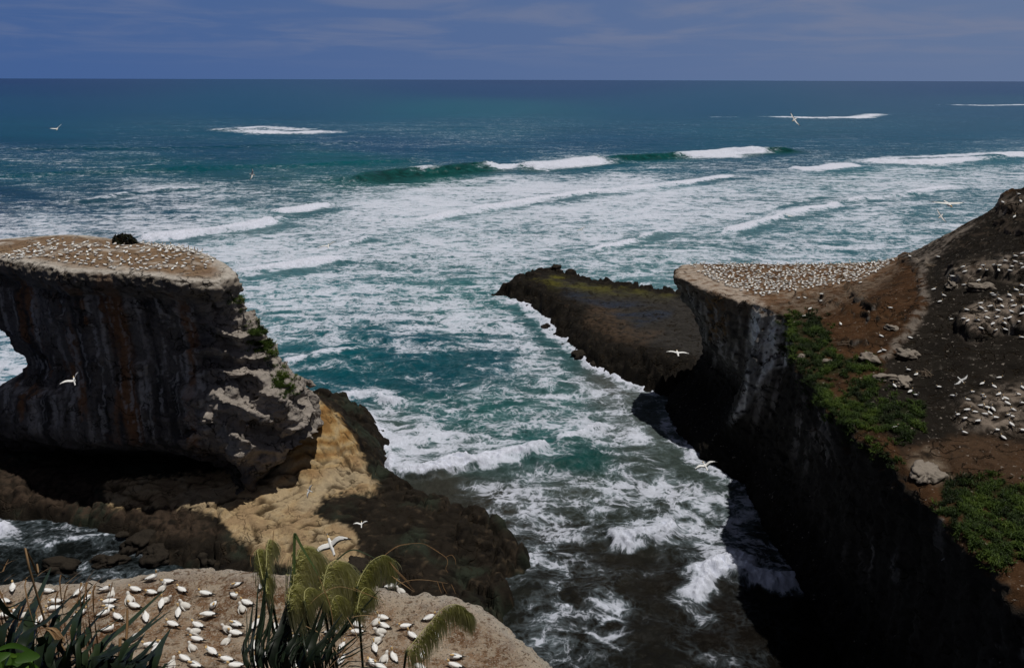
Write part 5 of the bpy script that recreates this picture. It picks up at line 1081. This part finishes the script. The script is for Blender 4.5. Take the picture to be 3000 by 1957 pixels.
for k, (b0, t0, w, sh) in enumerate(FLAX):
    d0 = 4.6 + .35 * math.sin(k * 2.1); d1 = d0 + .9 + .3 * math.sin(k * 1.3)
    A = far_pt(*zc(*b0), d0); B = far_pt(*zc(*t0), d1); mid = (A + B) / 2 + Vector((0, -.02, .025)); r0 = fr + Vector((rnd.uniform(-.55, .75), rnd.uniform(-.3, .3), -.05))
    blade(LF, [inv @ r0, inv @ (r0 * .35 + A * .65 + Vector((0, 0, .04))), inv @ A, inv @ mid, inv @ B], w / 3.967 / 2 * d0 / FPX, sh * .9 + rnd.uniform(-.08, .08), .4, 18, .03)
for k in range(64):                                   # the thick of the bush low in the corner
    bx = rnd.uniform(-150, 1750); t0 = (bx + rnd.uniform(60, 520), rnd.uniform(980, 1390) + max(0, bx - 900) * .12); d0 = 4.5 + rnd.uniform(-.3, .5); A = far_pt(*zc(bx, 1520), d0); B = far_pt(*zc(*t0), d0 + rnd.uniform(.2, .7)); r0 = fr + Vector((rnd.uniform(-.6, .8), rnd.uniform(-.3, .3), -.05))
    blade(LF, [inv @ r0, inv @ (r0 * .35 + A * .65 + Vector((0, 0, .04))), inv @ A, inv @ ((A + B) / 2 + Vector((0, -.02, rnd.uniform(0, .05)))), inv @ B], rnd.uniform(50, 120) / 3.967 / 2 * d0 / FPX, rnd.uniform(.05, .5), .4, 14, .04)
# leaves that bend over and hang
for pts, w, sh in (([(-150,830),(150,835),(430,880),(620,1010),(770,1150)],70,.22),([(700,1500),(1000,1380),(1210,1245),(1330,1275)],70,.72),([(350,1416),(620,1310),(900,1290),(1200,1400)],70,.3),([(900,1480),(940,1180),(1030,1040),(1000,930)],70,.45)):
    Pw = [inv @ far_pt(*zc(*p), 4.5 + .12 * i) for i, p in enumerate(pts)]; r0 = inv @ (fr + Vector((rnd.uniform(-.5, .2), 0, -.05))); blade(LF, [r0] + Pw, w / 3.967 / 2 * 4.6 / FPX, sh, .35, 20, .04)
# filler leaves below the picture edge so that the bush is whole
for k in range(46):
    a = rnd.uniform(0, 6.28); l = rnd.uniform(.7, 1.25); u = Vector((math.cos(a), math.sin(a) * .8, 0)); r0 = Vector((rnd.uniform(-.7, .8), rnd.uniform(-.35, .35), -.05))
    blade(LF, [r0, r0 + u * l * .25 + Vector((0, 0, l * .5)), r0 + u * l * .62 + Vector((0, 0, l * .70)), r0 + u * l + Vector((0, 0, l * .55))], .030, rnd.uniform(.1, .5), .35, 10, .05)
LF.build('leaves', M_FLAX, flax)
DEADL = [((-60,400),(212,145)),((-60,600),(185,320)),((0,760),(400,300)),((430,870),(972,262)),((640,700),(905,440)),((880,760),(1100,262)),((740,640),(960,330)),((980,700),(1210,345)),((930,600),(1130,330)),((450,700),(740,440)),((0,540),(100,150)),((1080,600),(1330,470)),((300,560),(600,240)),((1000,560),(1180,440)),((200,900),(520,560)),((1280,560),(1340,480)),((700,500),(860,360)),((560,830),(930,500))]
for k, (b0, t0) in enumerate(DEADL):
    d0 = 5.0 + .3 * math.sin(k * 3.1); A = far_pt(*zc(*b0), d0); B = far_pt(*zc(*t0), d0 + .5); r0 = fr + Vector((rnd.uniform(-.6, .6), rnd.uniform(-.2, .3), -.05))
    blade(LD, [inv @ r0, inv @ (r0 * .3 + A * .7), inv @ A, inv @ ((A + B) / 2 + Vector((0, 0, .03))), inv @ B], rnd.uniform(7, 15) / 3.967 / 2 * 5 / FPX * 1.3, rnd.uniform(.15, .8), .2, 16, .15)
for k in range(16):                                   # split ends of a dying leaf
    A = far_pt(*zc(560 + rnd.uniform(-40, 60), 980 + rnd.uniform(-40, 60)), 4.55); B = far_pt(*zc(740 + rnd.uniform(-60, 60), 1130 + rnd.uniform(-50, 90)), 4.5); blade(LD, [inv @ A, inv @ ((A + B) / 2 + Vector((0, 0, .03))), inv @ B], .004, rnd.uniform(.3, .9), 0, 6, .2)
LD.build('dead_leaves', M_DEAD, flax)
for (b0, t0, w, sh) in (((1395,1500),(1480,740),30,.55),((400,470),(430,208),20,.8)):
    A = far_pt(*zc(*b0), 4.9); B = far_pt(*zc(*t0), 5.05); rr = w / 3.967 / 2 * 4.9 / FPX; s = Leaves(); r0 = fr + Vector((.25, .1, -.05))
    C = curve3([inv @ r0, inv @ A, inv @ (A * .45 + B * .55 + Vector((.012, 0, 0))), inv @ B], 12); s.loft([(tuple(p), rr * (1.1 - .3 * i / 11), rr * (1.1 - .3 * i / 11)) for i, p in enumerate(C)], 7, 0); s.pad(sh); s.build('flower_stalk', M_DEAD, flax)
tag(flax, 'dark sword leaved flax bush with brown dead leaves in the near left corner', 'flax bush')
# ---- a young broad leaved plant under the flax
br_ = root_of(-3.15, 3.2); young = EMP('broadleaf_seedling', br_); ib = Matrix.Translation(-br_)
BL = Leaves()
def broad(p0, p1, w, sh, bow=.06):
    P = curve3([p0, (Vector(p0) + Vector(p1)) / 2 + Vector((0, 0, bow)), p1], 12); Wd = [w * math.sin(math.pi * min(1, (i + .35) / 11.4)) ** .8 for i in range(12)]
    v = (Vector(P[6]) - Vector(ib @ ORI)).normalized(); t = (P[-1] - P[0]).normalized(); s = t.cross(v).normalized(); BL.ribbon(P, Wd, s, 0, .25, v); BL.pad(sh)
broad(ib @ far_pt(*zc(-90,1230), 4.0), ib @ far_pt(*zc(430,1250), 4.1), .011, .40, .04)
for k in range(60):
    c = far_pt(*zc(rnd.uniform(-60, 330), rnd.uniform(1290, 1600)), rnd.uniform(4.0, 4.3)); a = rnd.uniform(0, 6.28); u = Vector((math.cos(a), math.sin(a) * .7, rnd.uniform(-.2, .5))) * rnd.uniform(.03, .06)
    broad(ib @ (c - u), ib @ (c + u), rnd.uniform(.016, .028), rnd.uniform(.25, 1), .012)
for k in range(40):
    c = br_ + Vector((rnd.uniform(-.5, .4), rnd.uniform(-.3, .3), rnd.uniform(0, .5))); u = Vector((rnd.uniform(-1, 1), rnd.uniform(-1, 1), rnd.uniform(0, .5))).normalized() * .06; broad(ib @ (c - u), ib @ (c + u), .025, rnd.uniform(.1, .7), .012)
BL.build('leaves', M_FRESH, young)
st_ = Leaves()
for k in range(9): a = Vector((rnd.uniform(-.3, .3), rnd.uniform(-.1, .1), -.03)); st_.loft([(tuple(a), .008, .008), (tuple(a * .5 + Vector((0, 0, .35))), .006, .006), (tuple(ib @ far_pt(*zc(rnd.uniform(0, 250), rnd.uniform(1260, 1400)), 4.12)), .003, .003)], 6, 0)
st_.pad(.3); st_.build('stems', M_FRESH, young)
tag(young, 'bright green broad leaved young plant at the bottom left corner', 'plant')
# ---- toetoe grass with drooping plumes
def zt(x, y): return 600 + x / 3.815, 1550 + y / 3.815
tr_ = root_of(-1.75, 6.1); toe = EMP('toetoe_grass', tr_); it = Matrix.Translation(-tr_)
TL = Leaves(); TD = 7.2
TLEAF = [((480,1560),(545,790),42,.2),((560,1560),(600,560),34,.3),((600,1560),(700,370),44,.15),((640,1560),(690,640),38,.2),((660,1560),(780,760),40,.1),((690,1560),(800,400),24,.12),((740,1560),(765,560),30,.15),((780,1560),(940,760),90,.06),((860,1560),(1010,560),80,.08),((900,1560),(1010,90),52,.3),((920,1560),(1110,980),60,.1),((980,1560),(1300,760),70,.08),((1060,1560),(1220,1000),60,.12),((1100,1560),(1330,800),60,.08),((1180,1560),(1420,640),70,.1),((1250,1560),(1660,760),80,.07),((1300,1560),(1960,670),66,.06),((1340,1560),(1850,640),40,.1),((1200,1560),(1540,940),60,.08),((1050,1600),(1400,870),50,.1),((820,1560),(960,1040),60,.08),((700,1560),(840,960),26,.2),((1330,1600),(1800,1130),44,.1),((1400,1600),(1830,1270),40,.12),((1450,1620),(1900,1280),30,.2),((500,1580),(560,1100),44,.12),((1000,1560),(900,800),60,.07),((1120,1580),(1110,1100),50,.1),((1500,1600),(2289,1490),24,.1),((1540,1640),(2100,1560),20,.15)]
for k, (b0, t0, w, sh) in enumerate(TLEAF):
    d0 = TD + .25 * math.sin(k * 1.7); A = far_pt(*zt(*b0), d0); B = far_pt(*zt(*t0), d0 + .45 * math.sin(k * 2.3) + .3); r0 = tr_ + Vector((rnd.uniform(-.25, .35), rnd.uniform(-.2, .2), -.05))
    blade(TL, [it @ r0, it @ (r0 * .4 + A * .6), it @ A, it @ ((A + B) / 2 + Vector((0, 0, .05))), it @ B], w / 3.815 / 2 * TD / FPX, sh + rnd.uniform(-.05, .1), .3, 18, .05)
for k in range(60):                                    # fine tangled leaves and straws
    b0 = (rnd.uniform(520, 1500), 1600); t0 = (b0[0] + rnd.uniform(-120, 620), rnd.uniform(850, 1500)); d0 = TD + rnd.uniform(-.4, .5); A = far_pt(*zt(*b0), d0); B = far_pt(*zt(*t0), d0 + rnd.uniform(-.2, .4)); r0 = tr_ + Vector((rnd.uniform(-.35, .5), rnd.uniform(-.25, .25), -.05))
    blade(TL, [it @ r0, it @ (r0 * .4 + A * .6), it @ A, it @ ((A + B) / 2 + Vector((0, 0, rnd.uniform(.05, .22)))), it @ B], rnd.uniform(8, 20) / 3.815 / 2 * TD / FPX, rnd.uniform(.05, .35), .15, 12, .15)
for k in range(60):
    a = rnd.uniform(0, 6.28); l = rnd.uniform(.8, 1.5); u = Vector((math.cos(a), math.sin(a), 0)); r0 = Vector((rnd.uniform(-.3, .4), rnd.uniform(-.25, .25), -.05)); blade(TL, [r0, r0 + u * l * .2 + Vector((0, 0, l * .6)), r0 + u * l * .6 + Vector((0, 0, l * .75)), r0 + u * l + Vector((0, 0, l * .35))], .012, rnd.uniform(.05, .3), .2, 10, .1)
# the long green leaf that bends down beside the tall plume, and the arching one at the right
blade(TL, [it @ far_pt(*zt(*p), TD - .15) for p in ((1000,500),(1003,85),(1020,72),(1080,190),(1220,420),(1270,520))], 30 / 3.815 / 2 * TD / FPX, .85, .3, 22, .1)
blade(TL, [it @ far_pt(*zt(*p), TD + .2) for p in ((1200,640),(1480,340),(1640,232),(1780,265),(1950,350))], 26 / 3.815 / 2 * TD / FPX, .5, .3, 20, .1)
TL.build('leaves', M_FLAX, toe)
TS = Leaves()
for pts in ([(1270,520),(1340,690),(1400,850),(1430,1050),(1410,1240)],[(1130,1080),(1350,1200),(1470,1360),(1600,1553)],[(1650,650),(1900,760),(2060,820)],[(2080,380),(2170,480),(2289,600)],[(2090,520),(2289,660)],[(1080,980),(1250,760),(1500,640),(1780,720)],[(1590,980),(1680,1140),(1730,1300)],[(1640,980),(1800,960),(1980,990),(2080,1030)],[(1380,1553),(1600,1340),(1820,1230)],[(2010,290),(2080,240),(2160,190),(2289,165)],[(760,170),(765,60),(775,0)],[(520,420),(515,300),(610,180),(680,210)]):
    blade(TS, [it @ far_pt(*zt(*p), TD - .1) for p in pts], 7 / 3.815 / 2 * TD / FPX, rnd.uniform(.4, .95), 0, 18, .5)
def z7b(x, y): return 1000 + x / 3.6615, 1550 + y / 3.6615
for pts in ([(470,270),(600,180),(760,152),(900,160),(1050,245)],[(900,160),(1000,220),(1120,300),(1140,360),(1120,420),(1140,460)],[(1120,300),(1180,275),(1220,320),(1228,380)],[(600,590),(720,550),(850,540),(1000,555),(1140,580)],[(1030,560),(1050,620),(1075,685)],[(1080,570),(1100,630),(1135,690)],[(1180,590),(1200,630),(1225,690)],[(520,350),(600,460),(700,560),(790,670)],[(560,520),(680,600),(780,670)],[(620,1480),(800,1420),(1000,1400),(1200,1418),(1450,1420)]):
    blade(TS, [it @ far_pt(*z7b(*p), TD + .1) for p in pts], 6 / 3.66 / 2 * TD / FPX, rnd.uniform(.3, .8), 0, 20, .5)
TS.build('dead_straws', M_DEAD, toe)
def plume(pts, spread, length, n, dist, shade=(.2, .95), r0=None, lay=None):
    """a flower head: a bent stalk with several hundred hanging silky threads"""
    P = curve3([it @ (far_pt(*p, dist + .05 * i) if not isinstance(p, Vector) else p) for i, p in enumerate(pts)], 24)
    px = dist / FPX / 3.8; L_ = Leaves(); length *= 1.3; spread *= 1.0; n = int(n * 2.4); drift = (lay if lay is not None else c_r * .25)
    for k in range(n):
        t = rnd.random() ** .8; p = P[int(t * 23)]; l = length * px * rnd.uniform(.45, 1.2) * (1 - .35 * t); tan = (P[min(23, int(t * 23) + 1)] - P[max(0, int(t * 23) - 1)]).normalized()
        o = (c_r * rnd.gauss(.1, 1) + c_b * rnd.gauss(0, .7)) * spread * px * .42; p = p - Vector((0, 0, rnd.random() * l * .35)) + o * .3
        q0 = p + o * .12; q1 = p + o * .45 + tan * l * .12 + drift * l * .12 - Vector((0, 0, l * .12)); q2 = p + o * .75 + tan * l * .14 + drift * l * .35 - Vector((0, 0, l * .55)); q3 = p + o * .85 + tan * l * .10 + drift * l * .55 - Vector((0, 0, l))
        C = curve3([q0, q1, q2, q3], 7); sd = (c_r + c_u * rnd.uniform(-.3, .3)).normalized(); w = rnd.uniform(1.4, 3.4) * px
        L_.ribbon(C, [w * .9, w * 1.1, w, w, w * .9, w * .6, w * .15], sd, 0); base = shade[0] + (shade[1] - shade[0]) * rnd.random()
        for j in range(7):
            for _ in (0, 1): L_.c.append(min(1, max(0, base * .65 + .40 * j / 6 + .06)))
    o = L_.build('plume', M_PLUME, toe, False)
    s = Leaves(); s.loft([(tuple(q), 5 * px * (1 - .6 * i / 23), 5 * px * (1 - .6 * i / 23)) for i, q in enumerate(P)], 6, 0); s.pad(.6); s.build('stem', M_PLUME, o)
    if r0 is not None:
        s = Leaves(); A = P[0]; C = curve3([Vector((r0, rnd.uniform(-.15, .15), -.05)), Vector((r0, 0, 0)) * .5 + A * .5 + Vector((.0, 0, .05)), A], 14); s.loft([(tuple(q), 14 * px, 14 * px) for q in C], 6, 0); s.pad(.35); s.build('stalk', M_STALK, toe)
plume([zt(*p) for p in ((690,480),(690,260),(715,130),(742,118),(758,170))], 60, 190, 170, TD - .05, r0=-.3)
plume([zt(*p) for p in ((650,560),(620,420),(590,260),(610,215),(660,230))], 70, 240, 190, TD, (.05, .7), r0=-.28)
plume([zt(*p) for p in ((690,700),(680,560),(700,520),(735,545))], 45, 190, 90, TD - .1, (.1, .8))
plume([zt(*p) for p in ((985,640),(1010,400),(1060,240),(1120,180),(1180,220),(1210,290))], 150, 420, 520, TD - .1, r0=-.1, lay=c_r * .28)
plume([zt(*p) for p in ((930,800),(960,660),(1000,620),(1040,650),(1080,740))], 110, 400, 360, TD - .25, r0=-.05, lay=c_r * .22)
plume([zt(*p) for p in ((1110,800),(1120,690),(1180,652),(1260,690),(1330,760))], 90, 190, 220, TD - .2, (.1, .7), r0=.05, lay=c_r * .35)
plume([zt(*p) for p in ((1310,700),(1370,430),(1450,350),(1540,370),(1610,480),(1650,580))], 150, 430, 520, TD, r0=.15, lay=c_r * .32)
plume([zt(*p) for p in ((1400,900),(1440,770),(1500,740),(1560,800))], 100, 260, 200, TD + .05, (.05, .75), r0=.1)
plume([zt(*p) for p in ((1700,640),(1760,500),(1860,360),(1990,290),(2050,320),(2075,400))], 80, 260, 420, TD + .15, (.0, .7), r0=.3, lay=c_r * .12)
plume([zt(*p) for p in ((1700,900),(1740,720),(1800,650),(1850,700))], 90, 210, 150, TD + .1, (.05, .7))
plume([z7b(*p) for p in ((700,1300),(850,1120),(960,990),(1100,840),(1240,805),(1340,870),(1370,905))], 70, 250, 430, TD - .4, (.0, .65), r0=.3, lay=c_r * .2)
tag(toe, 'toetoe grass clump with drooping yellow green plumes in the near centre', 'grass clump')
# ---- green cover on the headland
M_GRASS = leaf_mat('cliff_grass', [(.008, .014, .004), (.022, .042, .008), (.050, .088, .012), (.10, .15, .02)], .6, .25, .15)
def turf(o, polys, n_tuft, seed, hgt=(.18, .5), spread=.5, shade=(0, 1), blades=16):
    r = random.Random(seed); G = Leaves()
    for poly, n in zip(polys, n_tuft):
        P = np.array(poly) * D; lo, hi = P.min(0) - 22, P.max(0) + 22; k = tries = 0
        while k < n and tries < n * 8:
            tries += 1; x, y = r.uniform(lo[0], hi[0]), r.uniform(lo[1], hi[1]); sd = sd_poly(np.array([x + r.gauss(0, 15)]), np.array([y + r.gauss(0, 13)]), P)[0]
            if sd > 0: continue
            cl = fbm(np.array([[x * .03, y * .045, seed]]), 1.0, 3, 400)[0]
            if cl < -.05: continue
            loc, nor = hit(o, x, y)
            if loc is None or loc.z < 12: continue
            k += 1; s0 = shade[0] + (shade[1] - shade[0]) * min(1, max(0, .40 + 1.2 * cl + .9 * fbm(np.array([[x * .012, y * .016, seed + 5.]]), 1.0, 2, 401)[0] + r.uniform(-.2, .2))); h = r.uniform(*hgt) * (1 + cl)
            for b in range(blades):
                a = r.uniform(0, 6.28); u = Vector((math.cos(a), math.sin(a), 0)); p = loc + u * r.random() * spread * .5; lean = u * h * r.uniform(.2, 1.0) + nor * .2 * h; w = r.uniform(.025, .06); sdv = Vector((-u.y, u.x, 0)) * w
                q = p + lean * .6 + Vector((0, 0, h * r.uniform(.4, .8))); e = p + lean * 1.3 + Vector((0, 0, h * r.uniform(.2, .9)))
                i = len(G.v); p = p - nor * .05; G.v += [p - sdv, p + sdv, q + sdv * .7, q - sdv * .7, e]; G.f += [(i, i + 1, i + 2, i + 3), (i + 3, i + 2, i + 4)]; G.m += [0, 0]; G.pad(min(1, max(0, s0 + r.uniform(-.12, .12))))
    return G
G = turf(head_o, GRASS + [[(1840,850),(1870,850),(1940,960),(2000,1010),(2090,1060),(2080,1090),(1990,1040),(1925,985),(1860,890)], [(2180,1140),(2215,1180),(2300,1250),(2345,1305),(2330,1330),(2270,1270),(2195,1200)]], [900, 330, 320, 320, 560, 950, 380, 380], 11)
go = G.build('grass', M_GRASS, None, False); tag(go, 'shaggy green cover along the edge of the right cliff', 'grass', kind='stuff')
# cushions of green on the right flank of the stack
for k, (poly, n, lab) in enumerate((([(540,684),(562,688),(570,706),(552,716)], 130, 'small green cushion plant highest on the stack flank'), ([(590,760),(625,758),(632,790),(622,808),(585,802)], 420, 'broad bright green cushion plant midway down the stack flank'), ([(635,815),(662,826),(652,846),(628,840)], 180, 'green cushion plant on a jutting point of the stack flank'), ([(645,870),(680,880),(682,908),(650,910)], 240, 'dark green cushion plant lowest on the stack flank'))):
    c = turf(stack_o, [poly], [n], 40 + k, (.18, .42), .7, (.35, 1.0), 14)
    if not c.v: continue
    m = np.mean([tuple(v) for v in c.v], 0); c.v = [v - Vector(m) for v in c.v]; o = c.build('cushion_plant', M_GRASS, None, False); o.location = m; tag(o, lab, 'plant', 'green cushions on the stack flank')
# the dark bush on the stack top
bl, _n = hit(stack_o, 290 * D, 566 * D)
if bl is None: bl = Vector((-72, 137, 43))
bush = EMP('shrub', bl - Vector((0, 0, .2))); SB = Leaves(); r = random.Random(5)
for k in range(5200):
    a = r.uniform(0, 6.28); e = math.asin(r.uniform(-.1, 1)); q = .72 + .28 * r.random() ** .5; q *= 1 + .14 * math.sin(a * 3 + 1) * math.cos(e * 4) + .08 * math.sin(a * 7 + e * 9)
    c = Vector((math.cos(a) * math.cos(e) * 2.15 * q, math.sin(a) * math.cos(e) * 1.5 * q, math.sin(e) * 1.75 * q + .15)); t = Vector((r.gauss(0, 1), r.gauss(0, 1), r.gauss(0, 1))).normalized() * .13; s2 = t.cross(Vector((r.gauss(0, 1), r.gauss(0, 1), r.gauss(0, 1)))).normalized() * .06
    i = len(SB.v); SB.v += [c - t, c + s2, c + t, c - s2]; SB.f.append((i, i + 1, i + 2, i + 3)); SB.m.append(0); SB.pad(min(1, max(0, .25 + .3 * math.sin(a * 4 + e * 6) + r.uniform(-.2, .2))))
SB.build('foliage', leaf_mat('shrub_leaf', [(.008, .010, .006), (.022, .026, .011), (.05, .055, .02)], .6, .25), bush, False)
tw = Leaves()
for k in range(14):
    a = r.uniform(0, 6.28); u = Vector((math.cos(a), math.sin(a) * .7, 0)); tw.loft([((0, 0, -.1), .07, .07), (tuple(u * .8 + Vector((0, 0, .7))), .045, .045), (tuple(u * r.uniform(1.7, 2.5) + Vector((0, 0, r.uniform(.9, 2.0)))), .012, .012)], 5, 0)
tw.pad(.2); tw.build('branches', M_DEAD, bush)
tag(bush, 'round dark shrub standing alone on the stack top', 'shrub')

# ------------------------------------------------------------------ loose rocks and driftwood
M_ROCKD = rock_mat('dark_boulder', grain=2, fine=8, amp=.5, bump=.6, rough=.75); M_ROCKP = rock_mat('pale_boulder', grain=3, fine=10, amp=.4, bump=.5)
def boulder(loc, size, seed, base, cap, mat, label, cat='boulder', group=None):
    bm = bmesh.new(); bmesh.ops.create_icosphere(bm, subdivisions=4, radius=1.0); me = bpy.data.meshes.new('boulder'); bm.to_mesh(me); bm.free()
    P = get_co(me); f1, f2, rid = worley(P + seed * 3.7, 1.25, seed); d = 1 + .62 * (rid - .5) - .18 * smooth(.2, 0, f2 - f1) + .4 * fbm(P + seed, 1.3, 4, seed) + .12 * fbm(P + seed, 5, 4, seed + 1, ridged=True); P = P * d[:, None] * np.array(size)[None]; P[:, 2] = np.maximum(P[:, 2], -.45 * size[2])
    set_co(me, P); me.polygons.foreach_set('use_smooth', [True] * len(me.polygons)); n = get_no(me); g = fbm(P, 1.1, 4, seed + 4)
    c = np.tile(np.array(base), (len(P), 1)) * (1 + .5 * g)[:, None]
    if cap is not None: c = mixc(c, cap, smooth(.15, .7, n[:, 2] + .5 * g))
    set_attr(me, 'col', np.clip(c, .006, .7)); o = obj('boulder', me, mat); o.location = loc; o.rotation_euler = (0, 0, seed * 1.3); tag(o, label, cat, group); return o
for k, (x, y, s, lab) in enumerate(((2543,1052,(1.9,1.3,1.0),'guano whitened boulder at the top of the cliff grass'),(2590,1105,(1.8,.9,.6),'low pale boulder left of the dark hollow rocks'),(2645,1115,(1.9,1.0,.55),'flat pale slab beside two standing gannets'),(2655,1040,(1.5,1.4,1.0),'tall pale boulder on the rib between the brown and dark slopes'),(2420,1055,(.8,.6,.4),'small pale stone at the lower end of the grass patch'),(2612,960,(1.2,.8,.6),'rounded grey boulder near the end of the pale rib'),(2350,1042,(.7,.5,.4),'small pale stone right on the cliff edge'),(2790,838,(1.5,1.0,.9),'white streaked rock under perched gannets left of the outcrop'),(2870,845,(1.9,1.1,1.1),'white streaked rock between the two bird ledges'),(2715,1380,(2.6,1.5,.8),'broad pale rock slab above the lower cliff edge'))):
    loc, nor = hit(head_o, x, y + 4)
    if loc is not None: boulder(loc, s, 11 + k, (.07, .055, .042), (.27, .235, .20), M_ROCKP, lab, group='pale rocks on the right headland')
SHB = [(140,1318,(3,1.8,1.3),'dark wet boulder in the pool at far left'),(330,1265,(3.4,2,1.6),'black boulder just behind the near bluff'),(370,1290,(2.6,2,1.5),'black boulder touching the bluff rim below the shelf'),(440,1270,(2.6,2.2,1.7),'large cracked black boulder below the ochre shelf'),(480,1300,(2.4,1.8,1.5),'black boulder right of the cracked one'),(260,1305,(2.6,1.6,1),'low black boulder awash in the left pool'),(540,1295,(2.2,1.6,1.2),'black boulder under the end of the ochre rock'),(400,1245,(2.4,1.5,1.2),'black boulder against the shelf edge'),(300,1240,(1.8,1.2,.8),'small black rock at the inner edge of the pool'),(830,1320,(2.2,1.6,1),'dark boulder on the shelf right of the plumes'),(1345,830,(2.0,1.6,1.6),'black rock standing in the wash off the reef'),(1385,850,(1.8,1.4,.9),'low black rock beside the white splash off the reef'),(1410,855,(2.2,1.6,1.3),'black rock at the foot of the reef bank'),(1290,625,(2.4,1.8,1.5),'dark knob of rock on the far edge of the reef'),(1270,760,(1.6,1.2,1.0),'black rock at the reef edge near its tip'),(1225,705,(2,1.4,1.2),'black rock awash at the reef tip'),(1300,632,(1.6,1.2,.8),'small dark rock beside the knob on the reef')]
for k, (x, y, s, lab) in enumerate(SHB):
    z = 5.0 if y in (625, 632) else 3.2 if y == 1320 else .3; q = at_z(x * D, y * D, z); boulder(Vector((float(q[0]), float(q[1]), z)), s, 41 + k, (.020, .017, .014), (.034, .028, .022), M_ROCKD, lab, group='dark rocks along the shore')
M_WOOD = leaf_mat('bleached_wood', [(.05, .035, .022), (.16, .12, .085), (.3, .25, .2)], .85, .1)
for k, (x, y, a0, lab) in enumerate(((1965,800,20,'heap of dead twigs on the brown slope beside the grass'),(2165,620,150,'dead branch lying under the crest line'),(2150,870,60,'grey twigs beside the pale boulders'),(1900,1000,40,'dead twigs over the cliff grass'))):
    loc, nor = hit(head_o, x * D, y * D)
    if loc is None: continue
    r = random.Random(60 + k); w = Leaves()
    for j in range(16):
        a = R(a0) + r.gauss(0, .7); l = r.uniform(.8, 2.6); u = Vector((math.cos(a), math.sin(a), 0)); p = Vector((r.gauss(0, .7), r.gauss(0, .5), .08)); w.loft([(tuple(p - u * l * .5), .045, .045), (tuple(p + Vector((r.gauss(0, .1), r.gauss(0, .1), r.uniform(.1, .35)))), .035, .035), (tuple(p + u * l * .5 + Vector((0, 0, r.uniform(0, .4)))), .012, .012)], 5, 0); w.pad(r.uniform(.1, .9))
    o = w.build('driftwood', M_WOOD); o.location = loc; tag(o, lab, 'driftwood', 'dead wood on the headland')
